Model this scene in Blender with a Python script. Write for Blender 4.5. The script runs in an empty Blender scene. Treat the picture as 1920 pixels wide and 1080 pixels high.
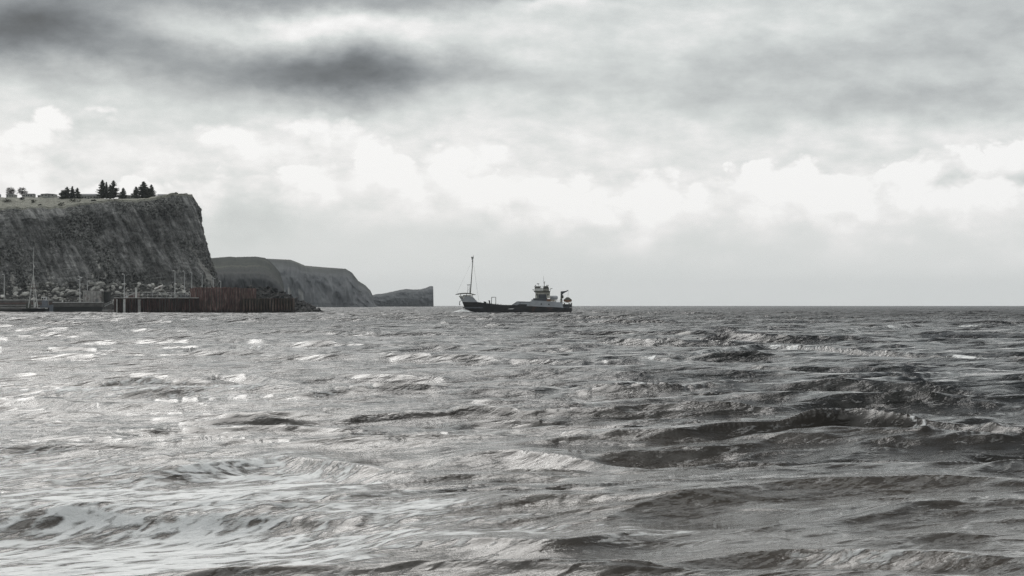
import bpy, math, random
import numpy as np
from mathutils import Vector, Matrix

S = bpy.context.scene
COL = S.collection
PI = math.pi

# ------------------------------------------------------------------ camera
F = 3600.0            # focal length in photo pixels (1920 wide)
CAMH = 4.0
HORIZON = 572.0
cam = bpy.data.cameras.new('camera')
cam.sensor_width = 36.0
cam.lens = 36.0 * F / 1920.0
cam.shift_y = (HORIZON - 540.0) / 1920.0
cam.clip_start = 0.5
cam.clip_end = 60000
camo = bpy.data.objects.new('camera', cam)
camo.location = (0, 0, CAMH)
camo.rotation_euler = (PI / 2, 0, 0)
COL.objects.link(camo)
S.camera = camo

# ------------------------------------------------------------------ sky and light
SUN_EL, SUN_AZ = math.radians(40), math.radians(-20)      # azimuth from +Y, negative to the left
world = bpy.data.worlds.new('World')
S.world = world
world.use_nodes = True
wt = world.node_tree
wt.nodes.clear()

class N:
    """tiny node maths helper"""
    def __init__(self, tree): self.t = tree
    def new(self, kind, **kw):
        n = self.t.nodes.new(kind)
        for k, v in kw.items(): setattr(n, k, v)
        return n
    def link(self, a, b): self.t.links.new(a, b)
    def put(self, sock, v):
        if isinstance(v, bpy.types.NodeSocket): self.link(v, sock)
        else: sock.default_value = v
    def m(self, op, a, b=None, c=None, clamp=False):
        n = self.new('ShaderNodeMath', operation=op, use_clamp=clamp)
        self.put(n.inputs[0], a)
        if b is not None: self.put(n.inputs[1], b)
        if c is not None: self.put(n.inputs[2], c)
        return n.outputs[0]
    def add(self, a, b): return self.m('ADD', a, b)
    def sub(self, a, b): return self.m('SUBTRACT', a, b)
    def mul(self, a, b): return self.m('MULTIPLY', a, b)
    def vec(self, x, y, z=0.0):
        n = self.new('ShaderNodeCombineXYZ')
        for i, v in enumerate((x, y, z)): self.put(n.inputs[i], v)
        return n.outputs[0]
    def noise(self, v, scale, detail=4, rough=0.5, dist=0.0, out=0, lac=2.0):
        n = self.new('ShaderNodeTexNoise')
        if v is not None: self.link(v, n.inputs['Vector'])
        n.inputs['Scale'].default_value = scale
        n.inputs['Detail'].default_value = detail
        n.inputs['Roughness'].default_value = rough
        n.inputs['Lacunarity'].default_value = lac
        n.inputs['Distortion'].default_value = dist
        return n.outputs[out]
    def smooth(self, v, a, b, lo=0.0, hi=1.0):
        n = self.new('ShaderNodeMapRange', interpolation_type='SMOOTHSTEP')
        for i, x in enumerate((v, a, b, lo, hi)): self.put(n.inputs[i], x)
        return n.outputs[0]
    def ramp(self, v, stops, interp='LINEAR'):
        n = self.new('ShaderNodeValToRGB')
        cr = n.color_ramp; cr.interpolation = interp
        while len(cr.elements) < len(stops): cr.elements.new(0.5)
        for e, (p, c) in zip(cr.elements, stops):
            e.position = p
            e.color = (c, c, c, 1) if isinstance(c, float) else (*c, 1)
        self.put(n.inputs[0], v)
        return n.outputs[0]
    def mixc(self, f, a, b, mode='MIX'):
        n = self.new('ShaderNodeMix', data_type='RGBA', blend_type=mode)
        self.put(n.inputs[0], f)
        for i, v in ((6, a), (7, b)):
            if isinstance(v, bpy.types.NodeSocket): self.link(v, n.inputs[i])
            else: n.inputs[i].default_value = (*v, 1)
        return n.outputs[2]

def lin(s):                       # sRGB 0..255 -> linear
    s /= 255.0
    return s / 12.92 if s <= 0.04045 else ((s + 0.055) / 1.055) ** 2.4

w = N(wt)
tc = w.new('ShaderNodeTexCoord')
sep = w.new('ShaderNodeSeparateXYZ')
w.link(tc.outputs['Generated'], sep.inputs[0])
dx, dy, dz = sep.outputs
# azimuth / elevation of the view direction, in degrees-like units (1 unit = 100 photo px = 1.59 deg)
AZ = w.mul(w.m('ARCTAN2', dx, dy), F / 100.0)
EL = w.mul(w.m('ARCSINE', dz), F / 100.0)
P0 = w.vec(AZ, w.mul(EL, 1.5), 0.0)
# domain warps
wn = w.new('ShaderNodeSeparateColor')
w.link(w.noise(P0, 0.42, 8, 0.56, out=1), wn.inputs[0])
wx = w.mul(w.sub(wn.outputs[0], 0.5), 2.6)
wy = w.mul(w.sub(wn.outputs[1], 0.5), 1.25)
X = w.add(AZ, wx)
Y = w.add(EL, wy)
def PX(p): return (p - 960) / 100.0
def PY(p): return (572 - p) / 100.0
def blob(px, py, rx, ry, amp, xs=None, ys=None, tilt=0.0):
    xx = w.mul(w.sub(xs or X, PX(px)), 100.0 / rx)
    yy = w.sub(ys or Y, PY(py))
    if tilt: yy = w.sub(yy, w.mul(w.sub(xs or X, PX(px)), tilt))
    yy = w.mul(yy, 100.0 / ry)
    d = w.add(w.mul(xx, xx), w.mul(yy, yy))
    return w.mul(w.m('EXPONENT', w.mul(d, -1.0)), amp)
# brightness against elevation (photo rows)
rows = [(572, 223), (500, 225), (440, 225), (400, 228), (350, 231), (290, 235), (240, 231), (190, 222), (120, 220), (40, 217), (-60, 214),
        (-250, 222), (-550, 176), (-1000, 98), (-2400, 88), (-3300, 215), (-5100, 255)]  # unseen sky: dark band added to blacken wave faces, bright top to light land
def pos(r): return math.sqrt(max(0.0, (572 - r) / 5700.0))
Yg = w.m('SQRT', w.m('MAXIMUM', w.mul(w.add(EL, w.mul(wy, 0.5)), 1 / 57.0), 0.0))
base = w.ramp(Yg, [(pos(r), v / 255.0) for r, v in rows], 'LINEAR')
V = base
for b in [
    # big dark masses, upper left
    (610, 142, 205, 50, -0.40), (50, 62, 200, 52, -0.42), (240, 118, 230, 34, -0.13), (430, 4, 400, 24, -0.20),
    (760, 115, 140, 40, -0.13), (200, 95, 420, 85, -0.07), (880, -5, 260, 28, -0.10),
    # paler gaps among them
    (640, 50, 170, 26, 0.13), (350, 62, 150, 24, 0.08),
    # right hand greys
    (1500, 108, 240, 30, -0.09), (1250, 150, 300, 34, -0.06), (1850, 90, 260, 60, -0.07), (1750, 190, 420, 60, -0.06), (1000, 140, 200, 30, -0.04),
    (1880, 20, 260, 60, -0.06), (1720, 215, 340, 40, -0.07),
    (1030, 18, 110, 12, 0.12), (1000, 100, 150, 60, 0.03), (1350, 60, 260, 40, 0.03),
    # lower greys
    (440, 400, 150, 60, -0.08), (130, 300, 90, 40, -0.06), (1870, 352, 120, 16, -0.10), (1150, 470, 300, 40, -0.02),
    (60, 330, 130, 50, 0.03),
]:
    V = w.add(V, blob(*b))
# outside the picture the cloud deck goes on with the same kind of masses
big = w.noise(w.vec(w.mul(AZ, 0.05), w.mul(EL, 0.12), 3.0), 1.0, 6, 0.5)
out = w.smooth(w.add(w.m('ABSOLUTE', AZ), w.mul(w.m('MAXIMUM', w.sub(EL, 5.0), 0.0), 1.5)), 10.5, 17.0)
V = w.add(V, w.mul(w.mul(w.sub(big, 0.5), 1.3), out))
# cumulus banks with crisp upper edges: two rows of tops
def billow(seed, sc, sy=1.35):
    """puffy pattern: rounded lobes meeting in creases, 0..1"""
    acc = None; a_ = 0.5; s = sc
    for o in range(4):
        nz = w.noise(w.vec(w.add(w.mul(AZ, s), w.mul(wx, 0.25 * s)), w.mul(EL, s * sy), seed + o * 3.3), 1.0, 1, 0.5)
        v = w.mul(w.m('ABSOLUTE', w.sub(nz, 0.5)), 4.2 * a_)
        acc = v if acc is None else w.add(acc, v)
        a_ *= 0.52; s *= 2.1
    return acc
def bank(profile, seed, amp_n, sharp, amp, depth, sc=0.55):
    bl = billow(seed, sc)
    top = w.new('ShaderNodeFloatCurve')
    c = top.mapping.curves[0]
    pts = [((px + 900) / 3700.0, (572 - py) / 572.0) for px, py in profile]
    c.points[0].location = pts[0]; c.points[-1].location = pts[-1]
    for p in pts[1:-1]: c.points.new(*p)
    top.mapping.update()
    w.link(w.mul(w.add(AZ, 18.6), 100.0 / 3700.0), top.inputs['Value'])
    tv = w.mul(top.outputs[0], 5.72)
    d = w.add(w.sub(tv, EL), w.mul(w.sub(bl, 0.45), amp_n))
    edge = w.smooth(d, 0.0, sharp)
    fade = w.smooth(w.sub(tv, EL), 0.1, depth, 1.0, 0.0)
    return w.mul(w.mul(w.mul(edge, fade), amp), w.smooth(bl, 0.10, 0.90, 0.15, 1.3))
V = w.add(V, bank([(-900, 250), (-200, 230), (60, 238), (200, 225), (300, 250), (450, 222), (560, 208), (680, 215), (760, 262), (880, 240), (1050, 300), (1250, 310), (2800, 330)],
                  1.0, 0.9, 0.28, 0.12, 2.2))
V = w.add(V, bank([(-900, 320), (300, 330), (500, 300), (800, 290), (1000, 330), (1150, 350), (1380, 305), (1480, 285), (1590, 330), (1690, 290), (1755, 262), (1825, 300), (1900, 255), (2000, 230), (2300, 250), (2800, 260)],
                  9.0, 0.75, 0.18, 0.15, 1.7, 0.62))
# fine wisps everywhere
f1 = w.noise(w.vec(w.mul(AZ, 0.9), w.mul(EL, 2.0), 5.0), 1.0, 8, 0.6)
V = w.add(V, w.mul(w.sub(f1, 0.5), w.smooth(EL, 0.8, 2.6, 0.02, 0.27)))
V = w.m('MINIMUM', w.m('MAXIMUM', V, 0.30), 0.975)
# display value -> linear radiance
L = w.mul(0.86, w.mul(w.m('POWER', V, 2.25), w.smooth(EL, 28.0, 46.0, 1.0, 1.7)))     # unseen sky overhead brightened to light foam and land
tint = w.ramp(V, [(0.42, (0.87, 0.975, 1.07)), (0.72, (0.945, 0.995, 1.01)), (0.85, (0.955, 1.0, 0.99)), (0.93, (1.0, 1.0, 0.995))])
cloud = w.new('ShaderNodeVectorMath', operation='SCALE')
w.link(tint, cloud.inputs[0]); w.link(L, cloud.inputs['Scale'])
sky = w.new('ShaderNodeTexSky', sky_type='NISHITA', sun_disc=False)
sky.sun_elevation = SUN_EL
sky.sun_rotation = SUN_AZ
sky.dust_density = 3.0
skyv = w.new('ShaderNodeVectorMath', operation='SCALE')
w.link(sky.outputs[0], skyv.inputs[0]); skyv.inputs['Scale'].default_value = 0.08
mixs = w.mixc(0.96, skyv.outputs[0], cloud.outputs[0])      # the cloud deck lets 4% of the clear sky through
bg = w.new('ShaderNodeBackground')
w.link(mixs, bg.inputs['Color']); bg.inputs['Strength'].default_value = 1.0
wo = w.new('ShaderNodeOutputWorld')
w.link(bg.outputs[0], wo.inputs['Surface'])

sun = bpy.data.lights.new('sun', 'SUN')
sun.energy = 1.5
sun.angle = math.radians(45)
sun.color = (1.0, 0.98, 0.95)
suno = bpy.data.objects.new('sun', sun)
COL.objects.link(suno)
sd = Vector((math.sin(SUN_AZ) * math.cos(SUN_EL), math.cos(SUN_AZ) * math.cos(SUN_EL), math.sin(SUN_EL)))
suno.rotation_euler = sd.to_track_quat('Z', 'Y').to_euler()
S.cycles.use_denoising = True
S.cycles.denoising_prefilter = 'NONE'
S.view_settings.view_transform = 'Standard'
S.view_settings.look = 'None'
S.view_settings.exposure = 0.22
S.view_settings.gamma = 1.0
S.view_settings.use_curve_mapping = False

# ------------------------------------------------------------------ helpers
def setp(o, label=None, cat=None, group=None, kind=None):
    if label: o['label'] = label
    if cat: o['category'] = cat
    if group: o['group'] = group
    if kind: o['kind'] = kind
    return o

def thing(name, label, cat, loc=(0, 0, 0), rz=0.0, group=None):
    o = bpy.data.objects.new(name, None)
    o.empty_display_size = 1.0
    COL.objects.link(o)
    o.location = loc
    o.rotation_euler = (0, 0, rz)
    return setp(o, label, cat, group)

def link_mesh(name, me, mat, parent=None, loc=None, rz=0.0):
    o = bpy.data.objects.new(name, me)
    COL.objects.link(o)
    if mat: me.materials.append(mat)
    if parent: o.parent = parent
    if loc is not None: o.location = loc
    if rz: o.rotation_euler = (0, 0, rz)
    return o

class MB:
    def __init__(self): self.v, self.f = [], []
    def poly(self, vs, fs):
        b = len(self.v); self.v += [tuple(p) for p in vs]
        self.f += [tuple(b + i for i in f) for f in fs]; return self
    def box(self, x0, x1, y0, y1, z0, z1):
        return self.hexa([(x0, y0, z0), (x1, y0, z0), (x1, y1, z0), (x0, y1, z0), (x0, y0, z1), (x1, y0, z1), (x1, y1, z1), (x0, y1, z1)])
    def hexa(self, p):
        return self.poly(p, [(3, 2, 1, 0), (4, 5, 6, 7), (0, 1, 5, 4), (1, 2, 6, 5), (2, 3, 7, 6), (3, 0, 4, 7)])
    def prism_y(self, pts, y0, y1):          # polygon in x,z (counter-clockwise seen from -y), extruded in y
        n = len(pts)
        vs = [(x, y0, z) for x, z in pts] + [(x, y1, z) for x, z in pts]
        return self.poly(vs, [tuple(range(n)), tuple(range(2 * n - 1, n - 1, -1))] + [(i, i + n, (i + 1) % n + n, (i + 1) % n) for i in range(n)])
    def prism_z(self, pts, z0, z1):
        n = len(pts)
        vs = [(x, y, z0) for x, y in pts] + [(x, y, z1) for x, y in pts]
        return self.poly(vs, [tuple(range(n - 1, -1, -1)), tuple(range(n, 2 * n))] + [(i, (i + 1) % n, (i + 1) % n + n, i + n) for i in range(n)])
    def bar(self, a, b, r, r2=None, n=6):
        a, b = Vector(a), Vector(b); d = (b - a).normalized()
        u = d.orthogonal().normalized(); q = d.cross(u)
        r2 = r if r2 is None else r2
        vs = [a + (u * math.cos(t) + q * math.sin(t)) * r for t in [2 * PI * i / n for i in range(n)]]
        vs += [b + (u * math.cos(t) + q * math.sin(t)) * r2 for t in [2 * PI * i / n for i in range(n)]]
        return self.poly(vs, [tuple(range(n - 1, -1, -1)), tuple(range(n, 2 * n))] + [(i, (i + 1) % n, (i + 1) % n + n, i + n) for i in range(n)])
    def path(self, pts, r, n=5):
        for a, b in zip(pts[:-1], pts[1:]): self.bar(a, b, r, n=n)
        return self
    def ball(self, c, rx, ry, rz, nu=10, nv=6):
        vs = [(c[0], c[1], c[2] - rz)]
        for j in range(1, nv):
            t = -PI / 2 + PI * j / nv
            for i in range(nu):
                p = 2 * PI * i / nu
                vs.append((c[0] + rx * math.cos(t) * math.cos(p), c[1] + ry * math.cos(t) * math.sin(p), c[2] + rz * math.sin(t)))
        vs.append((c[0], c[1], c[2] + rz)); top = len(vs) - 1
        fs = [(0, 1 + (i + 1) % nu, 1 + i) for i in range(nu)]
        for j in range(nv - 2):
            a, b = 1 + j * nu, 1 + (j + 1) * nu
            fs += [(a + i, a + (i + 1) % nu, b + (i + 1) % nu, b + i) for i in range(nu)]
        a = 1 + (nv - 2) * nu
        fs += [(a + i, a + (i + 1) % nu, top) for i in range(nu)]
        return self.poly(vs, fs)
    def mesh(self, name, smooth=False):
        me = bpy.data.meshes.new(name)
        me.from_pydata(self.v, [], self.f); me.validate()
        if smooth: me.shade_smooth()
        me.update(); return me
    def build(self, name, mat, parent=None, smooth=False, loc=None):
        return link_mesh(name, self.mesh(name, smooth), mat, parent, loc)

def at(px, D, z=0.0): return Vector(((px - 960) / F * D, D, z))
def zat(py, D): return CAMH + (HORIZON - py) / F * D

# vectorised gradient noise
_PERM = np.random.RandomState(99).permutation(1024).astype(np.int32)
_GT = np.array([[math.cos(2 * PI * i / 64), math.sin(2 * PI * i / 64)] for i in range(64)], dtype=np.float32)
_GX, _GY = np.ascontiguousarray(_GT[:, 0])[_PERM & 63], np.ascontiguousarray(_GT[:, 1])[_PERM & 63]
def perlin(x, y, seed=0):
    x = np.asarray(x, dtype=np.float64); y = np.asarray(y, dtype=np.float64)
    x0 = np.floor(x); y0 = np.floor(y)
    fx = (x - x0).astype(np.float32); fy = (y - y0).astype(np.float32)
    ix = x0.astype(np.int32) + np.int32(seed * 131); iy = y0.astype(np.int32) + np.int32(seed * 57)
    u = fx * fx * fx * (fx * (fx * 6 - 15) + 10); v = fy * fy * fy * (fy * (fy * 6 - 15) + 10)
    pa = _PERM[ix & 1023]; pb = _PERM[(ix + 1) & 1023]
    def g(pp, jy, ox, oy):
        h = (pp + jy) & 1023
        return _GX[h] * (fx - ox) + _GY[h] * (fy - oy)
    a = g(pa, iy, 0, 0); b = g(pb, iy, 1, 0); c = g(pa, iy + 1, 0, 1); d = g(pb, iy + 1, 1, 1)
    a = a + (b - a) * u; c = c + (d - c) * u
    return (a + (c - a) * v) * 1.5
def fbm(x, y, oct=4, gain=0.5, seed=0, ridged=False):
    s = 0.0; a = 1.0; t = 0.0
    for o in range(oct):
        n = perlin(x, y, seed + o * 17)
        if ridged: n = 1 - 2 * np.abs(n)
        s = s + n * a; t += a; a *= gain; x = x * 2.03 + 11.3; y = y * 2.03 - 7.7
    return s / t

def grid_mesh(name, P, nu, nv, smooth=True, closed=False):
    """P: (nv*nu, 3) array, rows of nu points"""
    P = np.ascontiguousarray(P, dtype=np.float32)
    me = bpy.data.meshes.new(name)
    me.vertices.add(nu * nv)
    me.vertices.foreach_set('co', P.ravel())
    cu = nu if closed else nu - 1
    j, i = np.meshgrid(np.arange(nv - 1), np.arange(cu), indexing='ij')
    i2 = (i + 1) % nu
    q = np.stack([j * nu + i, j * nu + i2, (j + 1) * nu + i2, (j + 1) * nu + i], -1).reshape(-1, 4).astype(np.int32)
    me.loops.add(q.size); me.polygons.add(len(q))
    me.loops.foreach_set('vertex_index', q.ravel())
    me.polygons.foreach_set('loop_start', np.arange(0, q.size, 4, dtype=np.int32))
    me.polygons.foreach_set('loop_total', np.full(len(q), 4, dtype=np.int32))
    if smooth: me.polygons.foreach_set('use_smooth', np.ones(len(q), dtype=bool))
    me.update(calc_edges=True)
    return me

def attr(me, name, vals):
    a = me.attributes.new(name, 'FLOAT', 'POINT')
    a.data.foreach_set('value', np.ascontiguousarray(vals, dtype=np.float32).ravel())

# ------------------------------------------------------------------ materials
def material(name, rough=0.8):
    m = bpy.data.materials.new(name); m.use_nodes = True
    t = m.node_tree; n = N(t)
    b = t.nodes['Principled BSDF']
    b.inputs['Roughness'].default_value = rough
    return m, n, b

def simple_mat(name, col, rough=0.6, var=0.25, scale=1.5, metal=0.0, rust=None, rust_amt=0.5):
    m, n, b = material(name, rough)
    c = n.new('ShaderNodeTexCoord').outputs['Object']
    v = n.noise(c, scale, 5, 0.6)
    lo = tuple(x * (1 - var) for x in col); hi = tuple(min(1, x * (1 + var)) for x in col)
    cc = n.ramp(v, [(0.3, lo), (0.7, hi)])
    if rust:
        r = n.noise(c, scale * 0.6, 7, 0.65)
        cc = n.mixc(n.smooth(r, 0.62 - rust_amt * 0.2, 0.68), cc, rust)
    n.link(cc, b.inputs['Base Color'])
    b.inputs['Metallic'].default_value = metal
    bp = n.new('ShaderNodeBump'); bp.inputs['Strength'].default_value = 0.3; bp.inputs['Distance'].default_value = 0.05
    n.link(n.noise(c, scale * 4, 4, 0.6), bp.inputs['Height']); n.link(bp.outputs[0], b.inputs['Normal'])
    return m


# ------------------------------------------------------------------ the sea
def sea():
    rng = np.random.RandomState(7)
    # rings: fine near the viewer, coarser far out
    r = [16.0]
    while r[-1] < 2600:
        q = r[-1]; r.append(q + min(q * q / 20000.0, 0.0050 * q, max(1.5, q * 0.0019 - 0.2)))
    while r[-1] < 9000: r.append(r[-1] * 1.02)
    r = np.array([1.0, 3.0, 6.0, 9.0, 12.0] + r)
    half = math.radians(18.5)
    a = np.concatenate([np.linspace(-PI, -half - 0.02, 60), np.linspace(-half, half, 1250), np.linspace(half + 0.02, PI - 0.1, 60)])
    nr, na = len(r), len(a)
    R, A = np.meshgrid(r, a, indexing='ij')
    x = R * np.sin(A); y = R * np.cos(A)
    dr = (np.gradient(r)[:, None] * np.ones_like(A)).astype(np.float32)
    inside = (np.abs(A) <= half + 1e-6).astype(np.float32)
    gust = (0.85 + 0.6 * fbm(x / 70 + 3, y / 130, 3, 0.5, 5)).astype(np.float32)
    xw = (x + 4 * perlin(x / 45, y / 40, 71)).astype(np.float32); yw = (y + 5 * perlin(x / 50, y / 45, 72)).astype(np.float32)
    z = np.zeros_like(xw); ox = np.zeros_like(xw); oy = np.zeros_like(xw)
    TH = 0.10                        # the seas run in a little from the left of the viewer's line
    for k in range(64):
        lam = 0.9 * (20 / 0.9) ** (rng.rand() ** 0.75)
        th = rng.normal(0, 0.13 if lam > 6 else (0.30 if lam > 2.5 else 0.55)) + TH + (0.35 if lam < 4 else 0)
        amp = 0.0118 * lam ** 0.92 * rng.uniform(0.6, 1.3) * (0.58 if lam > 5 else (0.8 if lam > 3 else 0.5))
        kk = 2 * PI / lam
        dxk, dyk = math.sin(th), -math.cos(th)
        att = np.clip((lam / dr - 2.0) / 2.5, 0, 1) * inside * gust * np.float32(amp)
        pz = (np.float32(kk * dxk) * xw + np.float32(kk * dyk) * yw) + np.float32(rng.rand() * 2 * PI)
        s = np.sin(pz); c = np.cos(pz) * att
        z += att * s
        ox += c * np.float32(0.95 * dxk); oy += c * np.float32(0.95 * dyk)
    # long sharp-backed crests in broken sets
    def crests(lam, amp, th, seed, brk, p_=2.5):
        u = x * math.cos(th) + y * math.sin(th); v = -x * math.sin(th) + y * math.cos(th)
        ph = v / lam + 0.55 * perlin(u / (brk * lam), v / (2.2 * lam), seed) + 0.12 * perlin(u / (0.7 * lam), v / lam, seed + 1)
        f = ph - np.floor(ph)                       # 0..1, steep side toward the viewer
        h = np.where(f < 0.20, f / 0.20, (1 - f) / 0.80)
        h = h * h * (3 - 2 * h)
        h = h ** p_
        env = np.clip(0.5 + 1.1 * perlin(u / (brk * 1.3 * lam), v / (1.5 * lam), seed + 2), 0, 1.3)
        return (amp * h * env * np.clip((lam / dr - 3.5) / 4, 0, 1) * inside).astype(np.float32)
    z += crests(17.0, 0.18, 0.05, 21, 2.4, 1.8) * gust
    z += crests(9.5, 0.66, 0.12, 25, 1.3, 1.6) * gust * np.clip((y - 130) / 300, 0, 1).astype(np.float32)
    z += crests(6.0, 0.46, 0.30, 27, 1.2, 1.6) * gust * np.clip((y - 110) / 200, 0, 1).astype(np.float32)
    z += crests(7.5, 0.27, 0.14, 31, 2.2) * gust
    z += crests(3.2, 0.26, 0.34, 41, 1.9) * gust
    z += crests(1.35, 0.10, 0.60, 51, 1.8) * gust
    z += crests(0.55, 0.034, 0.85, 61, 1.8)
    near = np.clip((y - 26) / 50, 0, 1); z *= (0.50 + 0.50 * near).astype(np.float32)
    foam = np.zeros_like(z)
    # individual waves the photograph shows: crest line as photo pixels, height, widths (toward viewer / away)
    def crest(pts, H, wf, wb, fpts=(), seed=0, Hd=None, calm=0.72):
        nonlocal z, foam
        pts = sorted(pts)
        D = np.array([(CAMH - (Hd or H) * 0.9) * F / (py - HORIZON) for px, py in pts])
        qx = np.array([(px - 960) / F for px, py in pts]) * D
        o = np.argsort(qx)
        xs = np.linspace(qx[o][0], qx[o][-1], 240)
        cy = np.interp(xs, qx[o], D[o])
        ker = np.hanning(61); ker /= ker.sum()
        cy = np.convolve(np.pad(cy, 30, mode='edge'), ker, mode='valid')
        Dm = float(D.mean())
        yc = np.interp(x, xs, cy) + 0.35 * wf * perlin(x / (0.06 * Dm), x * 0 + 0.3 + seed, 90) 
        t = (x - xs[0]) / (xs[-1] - xs[0])
        env = np.clip(t / 0.35, 0, 1) * np.clip((1 - t) / 0.35, 0, 1)
        env = env * env * (3 - 2 * env) * (0.95 + 0.14 * perlin(x / (0.10 * Dm), x * 0 + seed + 0.5, 95))
        d = y - yc
        prof = np.where(d < 0, np.exp(-np.abs(d / (1.25 * wf)) ** 0.9), 1 / (1 + (d / wb) ** 2) ** 1.3)
        z *= (1 - calm * inside * env * np.where(d < 0, np.exp(-(d / (3.5 * wf + 0.6)) ** 2), np.exp(-(d / (1.6 * wb)) ** 2))).astype(np.float32)
        trough = -0.30 * np.exp(-((d + 2.8 * wf) / (1.6 * wf)) ** 2)
        z += (inside * H * env * (prof + trough)).astype(np.float32)
        for p0, p1, s in fpts:
            X0, X1 = np.interp([p0, p1], [p[0] for p in pts], qx)
            w_ = 0.5 * (X1 - X0); c_ = 0.5 * (X0 + X1)
            e = np.exp(-np.abs((x - c_) / (0.95 * w_)) ** 3)
            fn = np.clip(0.45 + 2.4 * fbm(x / (0.007 * Dm), y / (0.012 * Dm), 4, 0.7, 33), 0, 2)
            z += (inside * e * s * 0.03 * H * np.exp(-((d + 0.1 * wf) / (0.6 * wf)) ** 2) * (1 + 1.5 * fn)).astype(np.float32)
            foam = np.maximum(foam, inside * e * s * np.exp(-((d + 0.2 * wf) / (1.2 * wf)) ** 2) * fn * 2.6)
    crest([(1060, 812), (1200, 806), (1330, 796), (1450, 790), (1560, 782), (1640, 781), (1720, 790), (1810, 789), (1920, 798), (2080, 812)], 0.52, 0.42, 3.0,
          [(1700, 1738, 0.55), (1765, 1785, 0.3)], 1)
    crest([(1440, 790), (1500, 786), (1560, 784), (1620, 784), (1680, 787), (1760, 789)], 0.50, 0.26, 2.0, seed=2, Hd=0.52, calm=0.0)
    crest([(1190, 672), (1320, 655), (1420, 645), (1480, 643), (1560, 652), (1700, 658), (1860, 660), (1960, 664), (2100, 668)], 0.55, 1.0, 6.0,
          [(1440, 1500, 0.7), (1528, 1560, 0.7), (1700, 1722, 0.35), (1778, 1850, 0.6)], 3)
    crest([(1060, 680), (1130, 668), (1200, 665), (1260, 668), (1360, 678)], 0.36, 1.0, 4.5, [(1198, 1236, 0.8)], 4)
    crest([(980, 728), (1080, 716), (1160, 711), (1240, 716), (1340, 728)], 0.32, 0.8, 3.5, [(1165, 1222, 0.7)], 5)
    crest([(200, 716), (330, 706), (400, 698), (470, 698), (600, 712)], 0.50, 1.3, 4.0, seed=6)
    crest([(-160, 748), (-20, 738), (60, 737), (140, 748), (300, 752), (480, 748), (680, 744), (800, 744)], 0.42, 0.8, 3.5, seed=7)
    crest([(-160, 892), (0, 884), (100, 872), (220, 864), (340, 868), (440, 850), (540, 840), (640, 858), (760, 868), (940, 866)], 0.34, 0.5, 2.8, seed=8)
    crest([(740, 850), (860, 838), (960, 834), (1080, 843), (1240, 856)], 0.30, 0.45, 2.4, seed=9)
    crest([(480, 1024), (640, 1000), (780, 984), (900, 984), (1020, 992), (1120, 982), (1240, 966), (1380, 958)], 0.24, 0.4, 2.0, seed=10)
    crest([(1100, 1066), (1260, 1030), (1400, 1012), (1520, 1010), (1640, 1018), (1780, 1024), (1900, 1030), (2060, 1034)], 0.28, 0.4, 2.2, seed=11)
    crest([(1000, 970), (1180, 934), (1340, 908), (1500, 890), (1680, 880), (1840, 880), (2080, 884)], 0.32, 0.6, 3.0, seed=12)
    crest([(1500, 622), (1620, 612), (1740, 607), (1860, 608), (2040, 612)], 0.7, 1.6, 7.0, [(1792, 1832, 0.7), (1655, 1678, .4)], 13)
    crest([(290, 656), (360, 644), (440, 643), (560, 654)], 0.5, 1.2, 5.0, [(357, 383, .5), (470, 498, .5)], 14)
    # ship's bow wave
    SX, SY = (870 - 960) / F * 960, 960
    bw = np.exp(-(((x - SX) / 5.0) ** 2 + ((y - SY + 4.0) / 7.0) ** 2))
    z += (2.3 * bw * inside).astype(np.float32)
    foam = np.maximum(foam, 3.6 * bw * (0.9 + 0.5 * perlin(x / 1.5, y / 4, 8)))
    side = np.exp(-((y - SY + 7) / 6.0) ** 2) * (x > SX - 3) * (x < SX + 62)
    foam = np.maximum(foam, side * 1.5 * (0.7 + 0.9 * fbm(x / 6, y / 8, 3, .5, 9)))
    # lacy foam and aerated water from the left; right-hand patches paint sky reflection
    u = x * math.cos(0.14) + y * math.sin(0.14); v = -x * math.sin(0.14) + y * math.cos(0.14)
    def pat(px, py, wx_, wy_, s):          # a drifting patch, centre given by photo pixel, half widths in metres
        D = CAMH * F / (py - HORIZON); X_ = (px - 960) / F * D
        return s * np.exp(-(((x - X_) / wx_) ** 2 + ((y - D) / wy_) ** 2))
    sheet = pat(120, 960, 5.5, 5.0, 1.2) + pat(420, 920, 3.5, 4.0, 0.8) + pat(-60, 880, 6, 5, 0.9) + pat(250, 735, 8, 6, 0.95) + pat(690, 748, 5, 4, 0.55) \
        + pat(60, 800, 7, 5, 0.5) + pat(400, 872, 3.0, 2.5, 0.7) + pat(560, 900, 2.2, 3.5, 0.7) + pat(760, 960, 2.4, 1.6, 0.7) + pat(200, 1040, 3.5, 2.5, 0.8) \
        + pat(60, 1040, 4, 3.5, 0.7) + pat(330, 1010, 3, 3, 0.6) + pat(620, 1000, 2.5, 2.0, 0.5) + pat(100, 1200, 3.5, 2.5, .7) + pat(500, 1170, 2.5, 1.5, .5) + pat(1000, 1150, 3, 1.2, .45) + pat(1500, 1170, 2.5, 1.2, .4) + pat(1200, 985, 3, 1.3, 0.5) + pat(1000, 1060, 3, 1.0, 0.6) + pat(1750, 1050, 2.0, 1.0, 0.6) + pat(1700, 870, 4, 3, 0.3) + pat(1500, 1000, 3, 1, .35)
    lace = fbm(u / 3.6, v / 0.9, 3, 0.55, 61) + 0.7 * fbm(u / 1.1, v / 0.30, 3, 0.6, 62, True)
    foam = np.maximum(foam, inside * np.clip(sheet * 0.62 + 0.75 * lace - 0.30, 0, 1) * np.clip(sheet * 2.2, 0, 1) * 0.95)
    cap = np.clip((fbm(x / 16, y / 9, 3, 0.6, 77) - 0.50) * 6, 0, 1) * np.clip((z - 0.25) * 3, 0, 1) * np.clip((y - 120) / 100, 0, 1)
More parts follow.
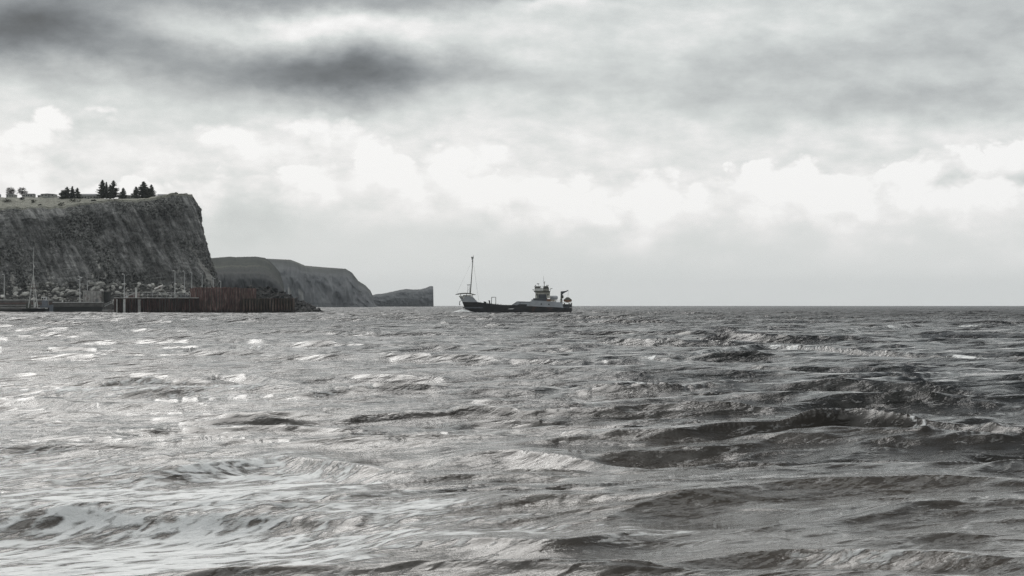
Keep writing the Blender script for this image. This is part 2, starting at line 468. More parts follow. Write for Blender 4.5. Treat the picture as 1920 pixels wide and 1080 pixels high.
    foam = np.maximum(foam, inside * cap * 0.7)
    # shelter near the harbour wall; surf along its foot
    sh = 1 - 0.2 * np.exp(-((y - 980) / 120) ** 2) * (x < -60)
    far = 1 - 0.15 * np.clip((y - 600) / 1200, 0, 1)
    z *= (sh * far).astype(np.float32)
    surf = np.exp(-((y - 966) / 5.0) ** 2) * (x < -105) * (x > -215)
    surf2 = np.exp(-(((x + 104) / 6) ** 2 + ((y - 992) / 12) ** 2))
    surf3 = np.exp(-((y - 1078) / 6.0) ** 2) * (x < -220)
    foam = np.maximum(foam, np.clip(surf * 0.6 + surf2 * 1.1 + surf3 * .8, 0, 1) * (0.75 + 0.6 * perlin(x / 5, y / 6, 12)))
    P = np.stack([x + ox * inside, y + oy * inside, z - 0.15], -1).reshape(-1, 3)
    me = grid_mesh('sea', P, na, nr, True)
    attr(me, 'foam', foam)
    # stirred-up shallow water; its paleness near and left also stands in for sky glare
    tb = np.clip(1.25 - (y - 30) / 90 - x / 34, 0, 1) * 0.8 + np.clip(1 - (y - 28) / 36, 0, 1) * 0.40
    tb = tb * (0.75 + 0.7 * fbm(u / 9, v / 4, 4, 0.55, 14)) + 0.12 * np.clip(fbm(u / 30, v / 14, 3, 0.5, 15) + 0.4, 0, 1)
    attr(me, 'turbid_glare', np.clip(tb, 0, 1))
    m, n, b = material('sea_water', 0.12)
    pos_ = n.new('ShaderNodeNewGeometry').outputs['Position']
    fa = n.new('ShaderNodeAttribute', attribute_name='foam').outputs['Fac']
    tu = n.new('ShaderNodeAttribute', attribute_name='turbid_glare').outputs['Fac']
    def mapped(rot, sx):
        mp = n.new('ShaderNodeMapping', vector_type='TEXTURE'); n.link(pos_, mp.inputs[0])
        mp.inputs['Rotation'].default_value = (0, 0, rot); mp.inputs['Scale'].default_value = (sx, 1.0, 1.0)
        return mp.outputs[0]
    v2 = mapped(0.55, 2.4); v3 = mapped(0.8, 5.0)
    ab = lambda s: n.m('ABSOLUTE', n.sub(s, 0.5))
    fine = n.noise(v2, 9.0, 5, 0.65)
    mid = n.noise(v2, 2.4, 5, 0.6)
    low = n.noise(v2, 0.6, 5, 0.6)
    vlow = n.noise(v2, 0.16, 4, 0.6)
    body = n.mixc(tu, WATER_A, WATER_B)
    # threads of bubbles and foam film drawn by wind, painted in for streaky highlights too
    st = n.add(n.mul(n.noise(v3, 2.2, 6, 0.7), 0.6), n.mul(n.noise(v3, 8.0, 4, 0.7), 0.4))
    glint_film = n.smooth(ab(st), 0.045, 0.012)
    body = n.mixc(n.mul(n.mul(glint_film, n.smooth(tu, 0.55, 1.0)), 0.35), body, GLINT_FILM)
    ft = n.noise(v2, 3.0, 8, 0.7)
    def lace_(vec, sc):
        vw = n.new('ShaderNodeVectorMath', operation='ADD'); n.link(vec, vw.inputs[0])
        ws = n.new('ShaderNodeVectorMath', operation='SCALE'); n.link(n.noise(vec, sc * 0.8, 4, 0.6, out=1), ws.inputs[0]); ws.inputs['Scale'].default_value = 1.3 / sc
        n.link(ws.outputs[0], vw.inputs[1])
        vo = n.new('ShaderNodeTexVoronoi', feature='DISTANCE_TO_EDGE'); n.link(vw.outputs[0], vo.inputs['Vector']); vo.inputs['Scale'].default_value = sc
        return n.smooth(vo.outputs['Distance'], 0.02, 0.34, 1.0, 0.0)
    net = n.add(n.mul(lace_(v3, 1.7), 0.5), n.mul(lace_(v3, 4.6), 0.5))
    fm = n.smooth(n.add(n.add(fa, n.mul(n.sub(net, 0.55), 1.05)), n.mul(n.sub(ft, 0.5), 1.5)), 0.42, 1.10)
    n.link(n.mixc(fm, body, (0.84, 0.85, 0.84)), b.inputs['Base Color'])
    sy = n.new('ShaderNodeSeparateXYZ'); n.link(pos_, sy.inputs[0])
    far_r = n.smooth(sy.outputs[1], 80.0, 900.0, 0.0, 0.24)
    n.link(n.add(n.add(0.07, far_r), n.mul(fm, 0.5)), b.inputs['Roughness'])
    b.inputs['IOR'].default_value = 1.333
    hgt = n.add(n.add(n.mul(ab(fine), BUMP[0]), n.mul(ab(mid), BUMP[1])),
                n.add(n.mul(ab(low), BUMP[2]), n.mul(vlow, BUMP[3])))
    hgt = n.mul(hgt, n.mul(n.smooth(sy.outputs[1], 22.0, 150.0, 0.34, 1.0), n.smooth(sy.outputs[1], 120.0, 600.0, 1.0, 3.4)))
    hgt = n.add(hgt, n.mul(n.mul(fm, ft), 0.10))
    bp = n.new('ShaderNodeBump'); bp.inputs['Strength'].default_value = 1.0; bp.inputs['Distance'].default_value = 1.0
    n.link(hgt, bp.inputs['Height']); n.link(bp.outputs[0], b.inputs['Normal'])
    o = link_mesh('sea', me, m)
    return setp(o, 'rough grey sea with small breaking waves and patches of foam', 'sea', kind='structure')
WATER_A, WATER_B, GLINT_FILM = (0.004, 0.005, 0.004), (0.072, 0.061, 0.050), (0.40, 0.39, 0.37)
BUMP = (-0.034, -0.11, -0.34, 2.2)
sea()

# ------------------------------------------------------------------ the tall cliff with its grassy top
def smooth_path(pts, n, k):
    pts = np.array(pts, dtype=float)
    seg = np.r_[0, np.cumsum(np.hypot(*np.diff(pts, axis=0).T))]
    s = np.linspace(0, seg[-1], n)
    q = np.stack([np.interp(s, seg, pts[:, 0]), np.interp(s, seg, pts[:, 1])], 1)
    ker = np.hanning(k + 2)[1:-1]; ker /= ker.sum()
    h = k // 2
    q = np.stack([np.convolve(np.pad(q[:, i], h, mode='edge'), ker, mode='valid') for i in range(2)], 1)
    return s, q

EDGE = [(-700, 1150), (-420, 1166), (-330, 1168), (-300, 1176), (-262, 1180), (-225, 1192), (-206, 1203), (-202.3, 1216), (-209, 1250), (-250, 1330), (-400, 1450), (-700, 1520)]
def inland_z(x, y): return 72.6 + 0.8 * perlin(x / 40, y / 40, 4) + np.clip((y - 1260) / 200, 0, 1) * 1.5
def edge_z(x): return np.interp(x, [-700, -330, -318, -275, -262, -222, -212, -199], [60, 63.0, 63.5, 64.5, 67.5, 70.2, 74.2, 74.0])

def make_cliff():
    n = 1150
    s, q = smooth_path(EDGE, n, 31)
    t = np.gradient(q, axis=0); t /= np.linalg.norm(t, axis=1)[:, None]
    nrm = np.stack([t[:, 1], -t[:, 0]], 1)           # outward (to the viewer on the front, to the right at the tip)
    ez = np.where(q[:, 1] > 1225, 74.0, edge_z(q[:, 0]))
    ez = ez + 1.2 * perlin(s / 14, s * 0, 3) + 0.5 * perlin(s / 4, s * 0, 5)
    nf = 210
    tt = np.linspace(0, 1, nf)
    Sg, T = np.meshgrid(s, tt)
    H = T * (ez[None, :] + 3) - 3
    off_tip = np.interp(T, [0, .14, .24, .34, .44, .58, .72, .85, .93, 1], [21, 17.3, 14.3, 12.3, 10, 6.7, 3.8, 2.6, 1.4, 0])
    kf = 1 + 0.9 * np.clip((-215 - q[:, 0]) / 40, 0, 1)[None, :] * (q[None, :, 1] < 1225)
    off = off_tip * kf
    off = off + 10 * np.exp(-T / 0.10) * (kf - 1)
    env = np.clip(T * 6, 0, 1) ** 0.5 * np.clip((1 - T) * 9, 0.06, 1)
    tipdamp = np.where((q[:, 0] > -216), 0.35, 1.0)[None, :]
    diag = Sg + 0.42 * (H - 70)
    # on the front s grows to the right: ribs lean down to the right
    diag = Sg + 0.40 * H
    rib = fbm(diag / 19, H / 85, 3, 0.55, 11, True)
    rib2 = fbm(diag / 6.5, H / 24, 3, 0.6, 12, True)
    lump = fbm(Sg / 3.2, H / 3.2, 4, 0.65, 13)
    disp = env * tipdamp * (8.0 * rib + 3.6 * rib2) + env * np.where(tipdamp < 1, 0.75, 1) * 2.2 * lump
    X = q[None, :, 0] + nrm[None, :, 0] * (off + disp)
    Y = q[None, :, 1] + nrm[None, :, 1] * (off + disp)
    face = np.stack([X, Y, H], -1)
    # rows running inland over the top
    mid = np.stack([np.clip(q[:, 0] - 25, -700, -232), np.full(n, 1262.0)], 1)
    mid[:, 0] = np.interp(s, [0, s[np.argmin(abs(q[:, 0] + 204) + (q[:, 1] > 1210) * 999)], s[-1]], [-700, -232, -700])
    fr = np.linspace(0, 1, 40)[1:] ** 1.3
    top = []
    for f in fr:
        p = q * (1 - f) + mid * f
        izz = inland_z(p[:, 0], p[:, 1])
        b = np.clip(f * 1.5, 0, 1); b = b * b * (3 - 2 * b)
        zz = ez * (1 - b) + izz * b + 0.5 * perlin(p[:, 0] / 5, p[:, 1] / 5, 9) * min(1, 6 * f)
        top.append(np.stack([p[:, 0], p[:, 1], zz], 1))
    P = np.concatenate([face, np.array(top)], 0)
    nv = P.shape[0]
    me = grid_mesh('cliff', P.reshape(-1, 3), n, nv, True)
    grass = np.zeros((nv, n))
    g = 1.15 * np.clip((T - 0.965) * 40, 0, 1) + 1.0 * np.clip((0.36 - T) * 5.0, 0, 1) * (0.75 + 0.9 * fbm(diag / 12, H / 30, 3, .5, 22)) + 0.5 * (fbm(diag / 9, H / 35, 4, 0.6, 21) - 0.15)
    grass[:nf] = g; grass[nf:] = 1.3
    attr(me, 'grass', grass)
    chute = np.clip(1 - np.abs(perlin(diag / 15 + 0.25 * perlin(diag / 4, H / 9, 66), H / 130, 64)) * 20, 0, 1) * np.clip(1.35 - T * 1.25, 0, 1) * np.clip(0.6 + 1.5 * perlin(diag / 10, H / 22, 65), 0, 1)
    patch = np.clip((fbm(diag / 11, H / 14, 4, 0.6, 68) - 0.18) * 3, 0, 1) * 0.7
    scr = np.zeros((nv, n)); scr[:nf] = np.maximum(chute * 1.5, patch * 0.7)
    attr(me, 'scree', scr)
    rel = np.zeros((nv, n)); rel[:nf] = (rib * 0.6 + rib2 * 0.5 + lump * 0.5)
    attr(me, 'relief', rel)
    m, nn, b = material('cliff_rock', 0.95)
    pos = nn.new('ShaderNodeNewGeometry').outputs['Position']
    ga = nn.new('ShaderNodeAttribute', attribute_name='grass').outputs['Fac']
    sp = nn.new('ShaderNodeSeparateXYZ'); nn.link(pos, sp.inputs[0])
    dg = nn.vec(nn.add(nn.add(sp.outputs[0], nn.mul(sp.outputs[2], 0.45)), nn.mul(sp.outputs[1], 0.3)), nn.mul(sp.outputs[2], 0.26), 0.0)
    n1 = nn.noise(dg, 0.30, 8, 0.72); n2 = nn.noise(pos, 0.7, 6, 0.7)
    rock = nn.ramp(n1, [(0.34, (0.055, 0.056, 0.056)), (0.50, (0.30, 0.30, 0.29)), (0.66, (0.74, 0.73, 0.71))])
    scrub = nn.ramp(n2, [(0.40, (0.028, 0.030, 0.027)), (0.64, (0.38, 0.38, 0.36))])
    gcol = nn.ramp(nn.noise(pos, 0.45, 7, 0.7), [(0.32, (0.13, 0.13, 0.105)), (0.62, (0.46, 0.455, 0.39))])
    c = nn.mixc(nn.smooth(nn.noise(pos, 0.03, 6, 0.62), 0.42, 0.58), rock, scrub)
    c = nn.mixc(0.30, c, scrub)
    sc_ = nn.new('ShaderNodeAttribute', attribute_name='scree').outputs['Fac']
    c = nn.mixc(nn.smooth(nn.add(sc_, nn.mul(nn.sub(n2, 0.5), 0.8)), 0.35, 0.9), c, (0.50, 0.49, 0.46))
    c = nn.mixc(nn.smooth(nn.add(ga, nn.mul(nn.sub(n2, 0.5), 1.2)), 0.42, 0.95), c, gcol)
    nn.link(c, b.inputs['Base Color'])
    b.inputs['Specular IOR Level'].default_value = 0.15
    bp = nn.new('ShaderNodeBump'); bp.inputs['Strength'].default_value = 1.0; bp.inputs['Distance'].default_value = 1.6
    nn.link(nn.noise(pos, 0.8, 6, 0.75), bp.inputs['Height']); nn.link(bp.outputs[0], b.inputs['Normal'])
    o = link_mesh('cliff', me, m)
    setp(o, 'tall dark rocky cliff with a flat grassy top and scree at its foot', 'cliff', kind='structure')
make_cliff()
from mathutils.bvhtree import BVHTree
_cl = bpy.data.objects['cliff'].data
def _bvh(me):
    co = np.empty(len(me.vertices) * 3, dtype=np.float32); me.vertices.foreach_get('co', co)
    lv = np.empty(len(me.loops), dtype=np.int32); me.loops.foreach_get('vertex_index', lv)
    return BVHTree.FromPolygons(co.reshape(-1, 3).tolist(), lv.reshape(-1, 4).tolist())
CLIFF = _bvh(_cl)
def ground(x, y):
    h = CLIFF.ray_cast(Vector((x, y, 200)), Vector((0, 0, -1)))
    return h[0].z if h[0] else 72.0

# ------------------------------------------------------------------ far headlands
def headland(name, label, prof, D0, seed, rows, cols, pale=None, tone=1.0, ridge_amp=22):
    """prof: skyline as photo pixels; rows: (metres behind the foot, fraction of skyline height)"""
    prof = sorted(prof)
    a = np.linspace(prof[0][0], prof[-1][0], 300)
    top = np.interp(a, [p[0] for p in prof], [p[1] for p in prof]) + 0.35 * perlin(a / 3.0, a * 0, seed) + 0.2 * perlin(a / 1.1, a * 0, seed + 1)
    ang = (HORIZON - top) / F
    rr = np.array(rows)
    # subdivide rows
    f = np.linspace(0, len(rows) - 1, 110)
    back = np.interp(f, range(len(rows)), rr[:, 0]); frac = np.interp(f, range(len(rows)), rr[:, 1])
    ker = np.ones(5) / 5
    frac = np.convolve(np.pad(frac, 2, mode='edge'), ker, mode='valid')
    Ag, Bk = np.meshgrid(a, back); An, Fr = np.meshgrid(ang, frac)
    gully = fbm(Ag / 34.0 + Fr * 0.8, Fr * 1.1, 5, 0.5, seed + 5, True)
    vis = 4 * Fr * (1 - Fr)
    D = D0 + Bk - ridge_amp * gully * np.clip(vis, 0, 1) + ridge_amp * fbm(Ag / 30.0, Ag * 0, 3, .5, seed + 8)
    Hh = np.maximum(An * D, 0)
    Z = np.clip(Fr, 0, 2) * (Hh + CAMH) - 1.5 * (1 - np.clip(Fr, 0, 1))
    Z = Z + vis.clip(0, 1) * 0.035 * Hh * fbm(Ag / 4.0, Bk / 40, 3, 0.6, seed + 9)
    X = (Ag - 960) / F * D
    P = np.stack([X, D, Z], -1).reshape(-1, 3)
    me = grid_mesh(name, P, len(a), len(f), True)
    g = Fr * 1.0
    attr(me, 'grass', np.clip((Fr - cols) * 4, 0, 1))
    if pale:
        pa = sum(sc * np.exp(-(((Ag - px - sl * (Fr - .3)) / w_) ** 2)) * np.clip((mx - Fr) * 5, 0, 1) for px, w_, sl, mx, sc in pale)
    else: pa = Ag * 0
    attr(me, 'pale', pa)
    m, nn, b = material(name + '_ground', 0.95)
    pos = nn.new('ShaderNodeNewGeometry').outputs['Position']
    n1 = nn.noise(pos, 0.03, 7, 0.65)
    rock = nn.ramp(n1, [(0.35, tuple(tone * v for v in (0.030, 0.032, 0.034))), (0.65, tuple(tone * v for v in (0.052, 0.054, 0.056)))])  # tone pales the farther headlands, painting distance haze into the rock
    mp = nn.new('ShaderNodeMapping'); nn.link(pos, mp.inputs[0]); mp.inputs['Scale'].default_value = (0.15, 0.6, 1.0)
    gr = nn.ramp(nn.noise(mp.outputs[0], 0.03, 4, 0.6), [(0.35, (0.030, 0.034, 0.030)), (0.52, (0.045, 0.050, 0.043)), (0.7, (0.13, 0.135, 0.11))])
    c = nn.mixc(nn.new('ShaderNodeAttribute', attribute_name='grass').outputs['Fac'], rock, gr)
    pl = nn.new('ShaderNodeAttribute', attribute_name='pale').outputs['Fac']
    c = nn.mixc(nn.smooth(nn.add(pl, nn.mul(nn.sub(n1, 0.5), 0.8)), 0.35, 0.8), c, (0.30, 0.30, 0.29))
    nn.link(c, b.inputs['Base Color']); b.inputs['Specular IOR Level'].default_value = 0.1
    o = link_mesh(name, me, m)
    setp(o, label, 'headland', kind='structure')

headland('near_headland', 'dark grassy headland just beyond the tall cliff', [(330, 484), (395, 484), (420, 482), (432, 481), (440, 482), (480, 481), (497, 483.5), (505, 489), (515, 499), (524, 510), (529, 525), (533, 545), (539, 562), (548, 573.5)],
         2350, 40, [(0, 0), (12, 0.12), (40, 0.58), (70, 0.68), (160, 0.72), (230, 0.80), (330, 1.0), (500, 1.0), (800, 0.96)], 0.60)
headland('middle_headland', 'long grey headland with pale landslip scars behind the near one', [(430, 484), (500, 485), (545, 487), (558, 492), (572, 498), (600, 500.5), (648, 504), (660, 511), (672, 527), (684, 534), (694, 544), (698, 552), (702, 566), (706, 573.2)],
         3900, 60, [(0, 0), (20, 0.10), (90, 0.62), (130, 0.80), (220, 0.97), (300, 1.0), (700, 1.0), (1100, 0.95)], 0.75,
         pale=[(543, 5, -10, 0.55, 0.8), (564, 5, -14, 0.55, 1.1), (600, 22, -5, 0.16, 0.45), (655, 25, 0, 0.12, 0.3)], tone=2.6, ridge_amp=50)  # the last two low bands paint pale haze along the base
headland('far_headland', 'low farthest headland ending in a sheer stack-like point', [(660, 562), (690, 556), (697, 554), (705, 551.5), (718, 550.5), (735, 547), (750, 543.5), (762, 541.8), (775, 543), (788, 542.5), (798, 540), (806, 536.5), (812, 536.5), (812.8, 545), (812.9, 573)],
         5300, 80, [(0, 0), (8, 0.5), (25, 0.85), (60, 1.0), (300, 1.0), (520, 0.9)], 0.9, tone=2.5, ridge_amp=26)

# ------------------------------------------------------------------ trees and shrubs on the cliff top
def foliage_mat(name, lo, hi):
    m, n, b = material(name, 0.9)
    c = n.new('ShaderNodeTexCoord').outputs['Object']
    n.link(n.ramp(n.noise(c, 0.9, 5, 0.7), [(0.35, lo), (0.65, hi)]), b.inputs['Base Color'])
    b.inputs['Specular IOR Level'].default_value = 0.1
    return m
M_CON = foliage_mat('conifer_needles', (0.07, 0.075, 0.065), (0.18, 0.19, 0.16))
M_RND = foliage_mat('brown_leaves', (0.035, 0.029, 0.024), (0.11, 0.09, 0.075))
M_SHR = foliage_mat('shrub_leaves', (0.016, 0.019, 0.013), (0.065, 0.068, 0.048))
M_BARK = simple_mat('bark', (0.05, 0.042, 0.035), 0.95)

def tri(mb, c, s, rnd, flat=0.5):
    p = []
    for k in range(3):
        p.append((c[0] + rnd.uniform(-s, s), c[1] + rnd.uniform(-s, s), c[2] + rnd.uniform(-s, s) * flat))
    mb.poly(p, [(0, 1, 2)])

def conifer(px, D, pytop, wpx, label, seed, group='conifers along the cliff top', lean=0.0, base=0.10):
    rnd = random.Random(seed)
    x = (px - 960) / F * D; g = ground(x, D) - 0.3
    h = zat(pytop, D) - g; R = wpx * 0.72 / F * D
    t = thing('conifer', label, 'tree', (x, D, g), 0, group)
    tr = MB(); tr.bar((0, 0, 0), (lean * h, 0, h * 0.98), 0.22, 0.04, 7)
    cr = MB()
    nl = int(h * 2.5)
    for i in range(nl):
        f = base + (1 - base) * i / nl
        rr = R * (1 - f) ** 0.8 * 1.0
        if f < 0.25: rr *= 0.75 + f
        for k in range(rnd.randint(5, 8)):
            a = rnd.uniform(0, 2 * PI); L = rr * rnd.uniform(0.6, 1.2) + 0.2
            z0 = h * f + rnd.uniform(-.2, .2)
            e = (lean * z0 + math.cos(a) * L, math.sin(a) * L, z0 + L * rnd.uniform(-0.05, 0.30))
            tr.bar((lean * z0, 0, z0), e, 0.05, 0.015, 3)
            m_ = max(3, int(L * 5))
            for j in range(m_):
                q = (j + 0.6) / m_
                c = (lean * z0 + math.cos(a) * L * q, math.sin(a) * L * q, z0 + (e[2] - z0) * q - 0.12 * rnd.random())
                for _ in range(3): tri(cr, c, 0.34 + 0.30 * (1 - q) * min(1, L / 2), rnd, 0.75)
    for _ in range(5): tri(cr, (lean * h, 0, h * 0.985), 0.22, rnd, 2.0)
    tr.build('trunk', M_BARK, t); cr.build('crown', M_CON, t)
    return t

def round_tree(px, D, pytop, wpx, label, seed, group, mat=M_RND, trunk=True, cat='tree', name='round_tree', clumps=64, zf=0.6):
    rnd = random.Random(seed)
    x = (px - 960) / F * D; g = ground(x, D) - 0.2
    h = zat(pytop, D) - g; R = wpx * 0.5 / F * D
    t = thing(name, label, cat, (x, D, g), 0, group)
    tr = MB(); cr = MB()
    zc = h * (1 - zf * 0.5) if trunk else h * 0.45
    if trunk: tr.bar((0, 0, 0), (0, 0, zc), 0.25, 0.14, 7)
    for i in range(clumps):
        a = rnd.uniform(0, 2 * PI); q = rnd.random() ** 0.45; el = rnd.uniform(-0.7, 1.0)
        r0 = R * 0.86 * q * math.sqrt(max(0.1, 1 - el * el * 0.8))
        c = (math.cos(a) * r0, math.sin(a) * r0, zc + el * (h - zc) * 0.84)
        if i % 3 == 0 or not trunk: tr.bar((0, 0, min(zc * 0.8, c[2] * 0.5)), c, 0.07, 0.02, 4)
        cs = rnd.uniform(0.55, 1.0) * R * 0.26
        for _ in range(26):
            tri(cr, (c[0] + rnd.gauss(0, cs * .7), c[1] + rnd.gauss(0, cs * .7), c[2] + rnd.gauss(0, cs * 0.5)), 0.30, rnd, 0.9)
    tr.build('trunk' if trunk else 'stems', M_BARK, t); cr.build('crown' if trunk else 'leaves', mat, t)
    return t

GC = 'conifers along the cliff top'
conifer(192, 1238, 337, 21, 'tallest conifer on the cliff top, with an open ragged crown, left of its close pair', 1, GC)
conifer(199.5, 1243, 341, 11, 'thin conifer just right of the tallest one', 2, GC)
conifer(206.5, 1236, 346, 13, 'short conifer wedged between the two tallest', 3, GC)
conifer(213, 1240, 338, 22, 'dense broad conifer, the right one of the two tallest', 4, GC)
conifer(231, 1238, 352, 14, 'small lone conifer between the tall pair and the right-hand clump', 5, GC)
conifer(255, 1236, 350, 17, 'low ragged conifer at the left edge of the right-hand clump', 6, GC)
conifer(269, 1240, 340, 29, 'dense pointed conifer in the middle of the right-hand clump', 7, GC, base=0.02)
conifer(284, 1238, 346, 17, 'slim conifer at the right end of the right-hand clump', 8, GC)
conifer(278, 1243, 352, 18, 'bushy low conifer filling the right-hand clump between its two peaks', 18, GC, base=0.02)
conifer(118, 1226, 356, 18, 'low spreading conifer at the left of the clump behind the cliff edge', 9, GC)
conifer(126, 1228, 350, 19, 'bushy conifer with a rounded top in the left clump', 10, GC, base=0.02)
conifer(136, 1230, 349, 13, 'pointed dark conifer in the middle of the left clump', 11, GC, base=0.02)
conifer(145, 1228, 352, 14, 'thin gappy conifer at the right of the left clump', 12, GC, base=0.02)
GR = 'round brown trees among the holiday homes'
round_tree(19, 1250, 352, 20, 'round brownish tree beside the leftmost pale holiday home', 21, GR)
round_tree(42, 1250, 352.5, 23, 'wider flat-topped brown tree, right one of the two round trees', 22, GR)
GS = 'shrubs near the cliff edge'
for k, (px, D, pt, w_, lab) in enumerate([
        (14, 1205, 374, 22, 'dark spreading shrub at the far left near the cliff edge'),
        (41, 1215, 369, 10, 'small rounded shrub below the wider round tree'),
        (63, 1205, 374, 9, 'small dark shrub on the grass left of the gabled holiday home'),
        (75, 1190, 383, 8, 'little dark shrub on the bare slope below the gabled holiday home'),
        (139, 1200, 373, 30, 'large low thicket in front of the left conifer clump'),
        (115, 1192, 380, 18, 'low shrub at the cliff edge left of the large thicket'),
        (300, 1206, 372, 16, 'low shrub on the rim right of the right-hand conifers'),
        (176, 1195, 374, 12, 'small shrub on the rim below the long flat holiday home'),
        (330, 1210, 361, 9, 'tiny bush standing up on the highest part of the rim')]):
    round_tree(px, D, pt, w_, lab, 40 + k, GS, M_SHR, False, 'shrub', 'shrub', 16)

# ------------------------------------------------------------------ holiday homes
M_WALLP = simple_mat('pale_cladding', (0.42, 0.42, 0.39), 0.6, 0.12, 0.8)
M_ROOFG = simple_mat('grey_roof', (0.16, 0.165, 0.17), 0.7, 0.15)
M_GLASS = simple_mat('dark_glass', (0.02, 0.023, 0.026), 0.12, 0.2)
M_TRIM = simple_mat('white_trim', (0.62, 0.62, 0.60), 0.5, 0.08)
M_DOOR = simple_mat('grey_door', (0.20, 0.21, 0.21), 0.5, 0.1)
def home(px, D, Lx, dep, h, ztop, label, gable='end', rz=0.0, nwin=4):
    """ztop: photo row of the ridge; the home stands on short legs hidden by a skirt"""
    x = (px - 960) / F * D; g = ground(x, D)
    top = zat(ztop, D) - g
    h = max(2.2, min(h, top - 0.5)); rise = max(0.35, top - h)
    t = thing('holiday_home', label, 'holiday home', (x, D, g), rz, 'static holiday homes on the cliff top')
    a = Lx / 2; b = dep / 2
    MB().box(-a, a, -b, b, -0.5, h).build('wall', M_WALLP, t)
    r = MB()
    if gable == 'end':      # ridge runs away from the viewer, gable seen
        r.prism_y([(-a - .2, h + .002), (a + .2, h + .002), (a + .2, h + .12), (0, h + rise), (-a - .2, h + .12)], -b - .25, b + .25)
    else:
        vs = [(-a - .2, -b - .25, h + .002), (-a - .2, b + .25, h + .002), (-a - .2, b + .25, h + .12), (-a - .2, 0, h + rise), (-a - .2, -b - .25, h + .12)]
        vs += [(-v[0], v[1], v[2]) for v in vs]
        r.poly(vs, [(0, 1, 2, 3, 4), (9, 8, 7, 6, 5), (0, 5, 6, 1), (1, 6, 7, 2), (2, 7, 8, 3), (3, 8, 9, 4), (4, 9, 5, 0)])
    r.build('roof', M_ROOFG, t)
    for k in range(nwin):
        cx = -a + (k + 0.5) * Lx / nwin + (0.1 if k % 2 else -0.1)
        ww = min(0.95, Lx / nwin * 0.66) / 2
        if k == nwin // 2 and Lx > 6:
            d = MB().box(cx - .42, cx + .42, -b - .05, -b + .02, 0.15, 2.1).build('door', M_DOOR, t); continue
        f = MB()
        f.box(cx - ww - .07, cx + ww + .07, -b - .06, -b + .01, 0.95, 1.02).box(cx - ww - .07, cx + ww + .07, -b - .06, -b + .01, 1.95, 2.02)
        f.box(cx - ww - .07, cx - ww, -b - .06, -b + .01, 1.02, 1.95).box(cx + ww, cx + ww + .07, -b - .06, -b + .01, 1.02, 1.95)
        w_ = f.build('window', M_TRIM, t)
        MB().box(cx - ww, cx + ww, -b - .03, -b + .01, 1.02, 1.95).build('pane', M_GLASS, w_)
    MB().box(-a - .04, a + .04, -b - .04, b + .04, -0.5, 0.12).build('skirt', M_DOOR, t)
    return t
home(22, 1238, 4.8, 9, 2.5, 363, 'small pale holiday home in front of the left round tree', nwin=3)
home(55, 1240, 6.0, 9, 2.6, 363, 'pale boxy holiday home right of the wider round tree', 'side', nwin=4)
home(92, 1238, 8.6, 9, 2.5, 363.5, 'gabled pale holiday home standing clear between the round trees and the conifers', nwin=4)
home(77, 1247, 3.2, 5, 2.2, 368.5, 'tiny pale hut left of the gabled holiday home', 'side', nwin=2)
home(167, 1252, 13.0, 4, 2.6, 363.5, 'long grey low-roofed holiday home between the left conifers and the tall pair', 'side', nwin=7)
home(240, 1256, 12.0, 4, 2.3, 365.5, 'low holiday home mostly behind the small lone conifer', 'side', nwin=6)
home(314, 1262, 12.0, 4, 2.0, 364, 'dark-roofed holiday home on the right beyond the last conifers', 'side', nwin=6)
home(-12, 1235, 8.0, 6, 2.5, 366, 'holiday home cut by the left edge of the picture', 'side', nwin=4)

# ------------------------------------------------------------------ harbour
M_RUST = None
def rust_mat(name, a, b_, c_, algae=0.35):
    m, n, b = material(name, 0.85)
    pos = n.new('ShaderNodeNewGeometry').outputs['Position']
    mp = n.new('ShaderNodeMapping'); n.link(pos, mp.inputs[0]); mp.inputs['Scale'].default_value = (1.0, 1.0, 0.22)
    v = n.noise(mp.outputs[0], 0.9, 7, 0.72)
    v2 = n.noise(pos, 0.12, 4, 0.6)
    col = n.ramp(v, [(0.33, a), (0.50, b_), (0.66, c_)])
    col = n.mixc(n.mul(n.smooth(v2, 0.45, 0.62), algae), col, (0.045, 0.047, 0.032))
    sp = n.new('ShaderNodeSeparateXYZ'); n.link(pos, sp.inputs[0])
    tide = n.smooth(n.add(sp.outputs[2], n.mul(n.sub(v, 0.5), 2.5)), 0.3, 2.6, 1.0, 0.0)
    col = n.mixc(n.mul(tide, 0.75), col, (0.022, 0.018, 0.015))
    n.link(col, b.inputs['Base Color'])
    bp = n.new('ShaderNodeBump'); bp.inputs['Strength'].default_value = 0.6; bp.inputs['Distance'].default_value = 0.15
    n.link(v, bp.inputs['Height']); n.link(bp.outputs[0], b.inputs['Normal'])
    return m
M_RUST = rust_mat('rusty_piling', (0.060, 0.034, 0.031), (0.18, 0.105, 0.093), (0.40, 0.30, 0.27))
M_RUSTD = rust_mat('dark_rusty_piling', (0.014, 0.009, 0.008), (0.055, 0.030, 0.026), (0.15, 0.085, 0.07))
M_RUSTP = rust_mat('weathered_piling', (0.060, 0.040, 0.032), (0.125, 0.085, 0.070), (0.24, 0.20, 0.17), 0.6)
M_CONC = simple_mat('weathered_concrete', (0.44, 0.43, 0.41), 0.9, 0.4, 0.35, rust=(0.13, 0.085, 0.07), rust_amt=0.6)
M_CONCD = simple_mat('dark_concrete', (0.15, 0.145, 0.135), 0.9, 0.4, 0.4)
M_WET = simple_mat('wet_stone', (0.018, 0.019, 0.017), 0.6, 0.4, 0.5)
M_PALE = simple_mat('pale_post', (0.70, 0.70, 0.67), 0.8, 0.25, 0.8)
M_STEEL = simple_mat('galvanised_steel', (0.66, 0.67, 0.66), 0.5, 0.15)
M_LAMP = simple_mat('lamp_casing', (0.75, 0.75, 0.73), 0.4, 0.05)
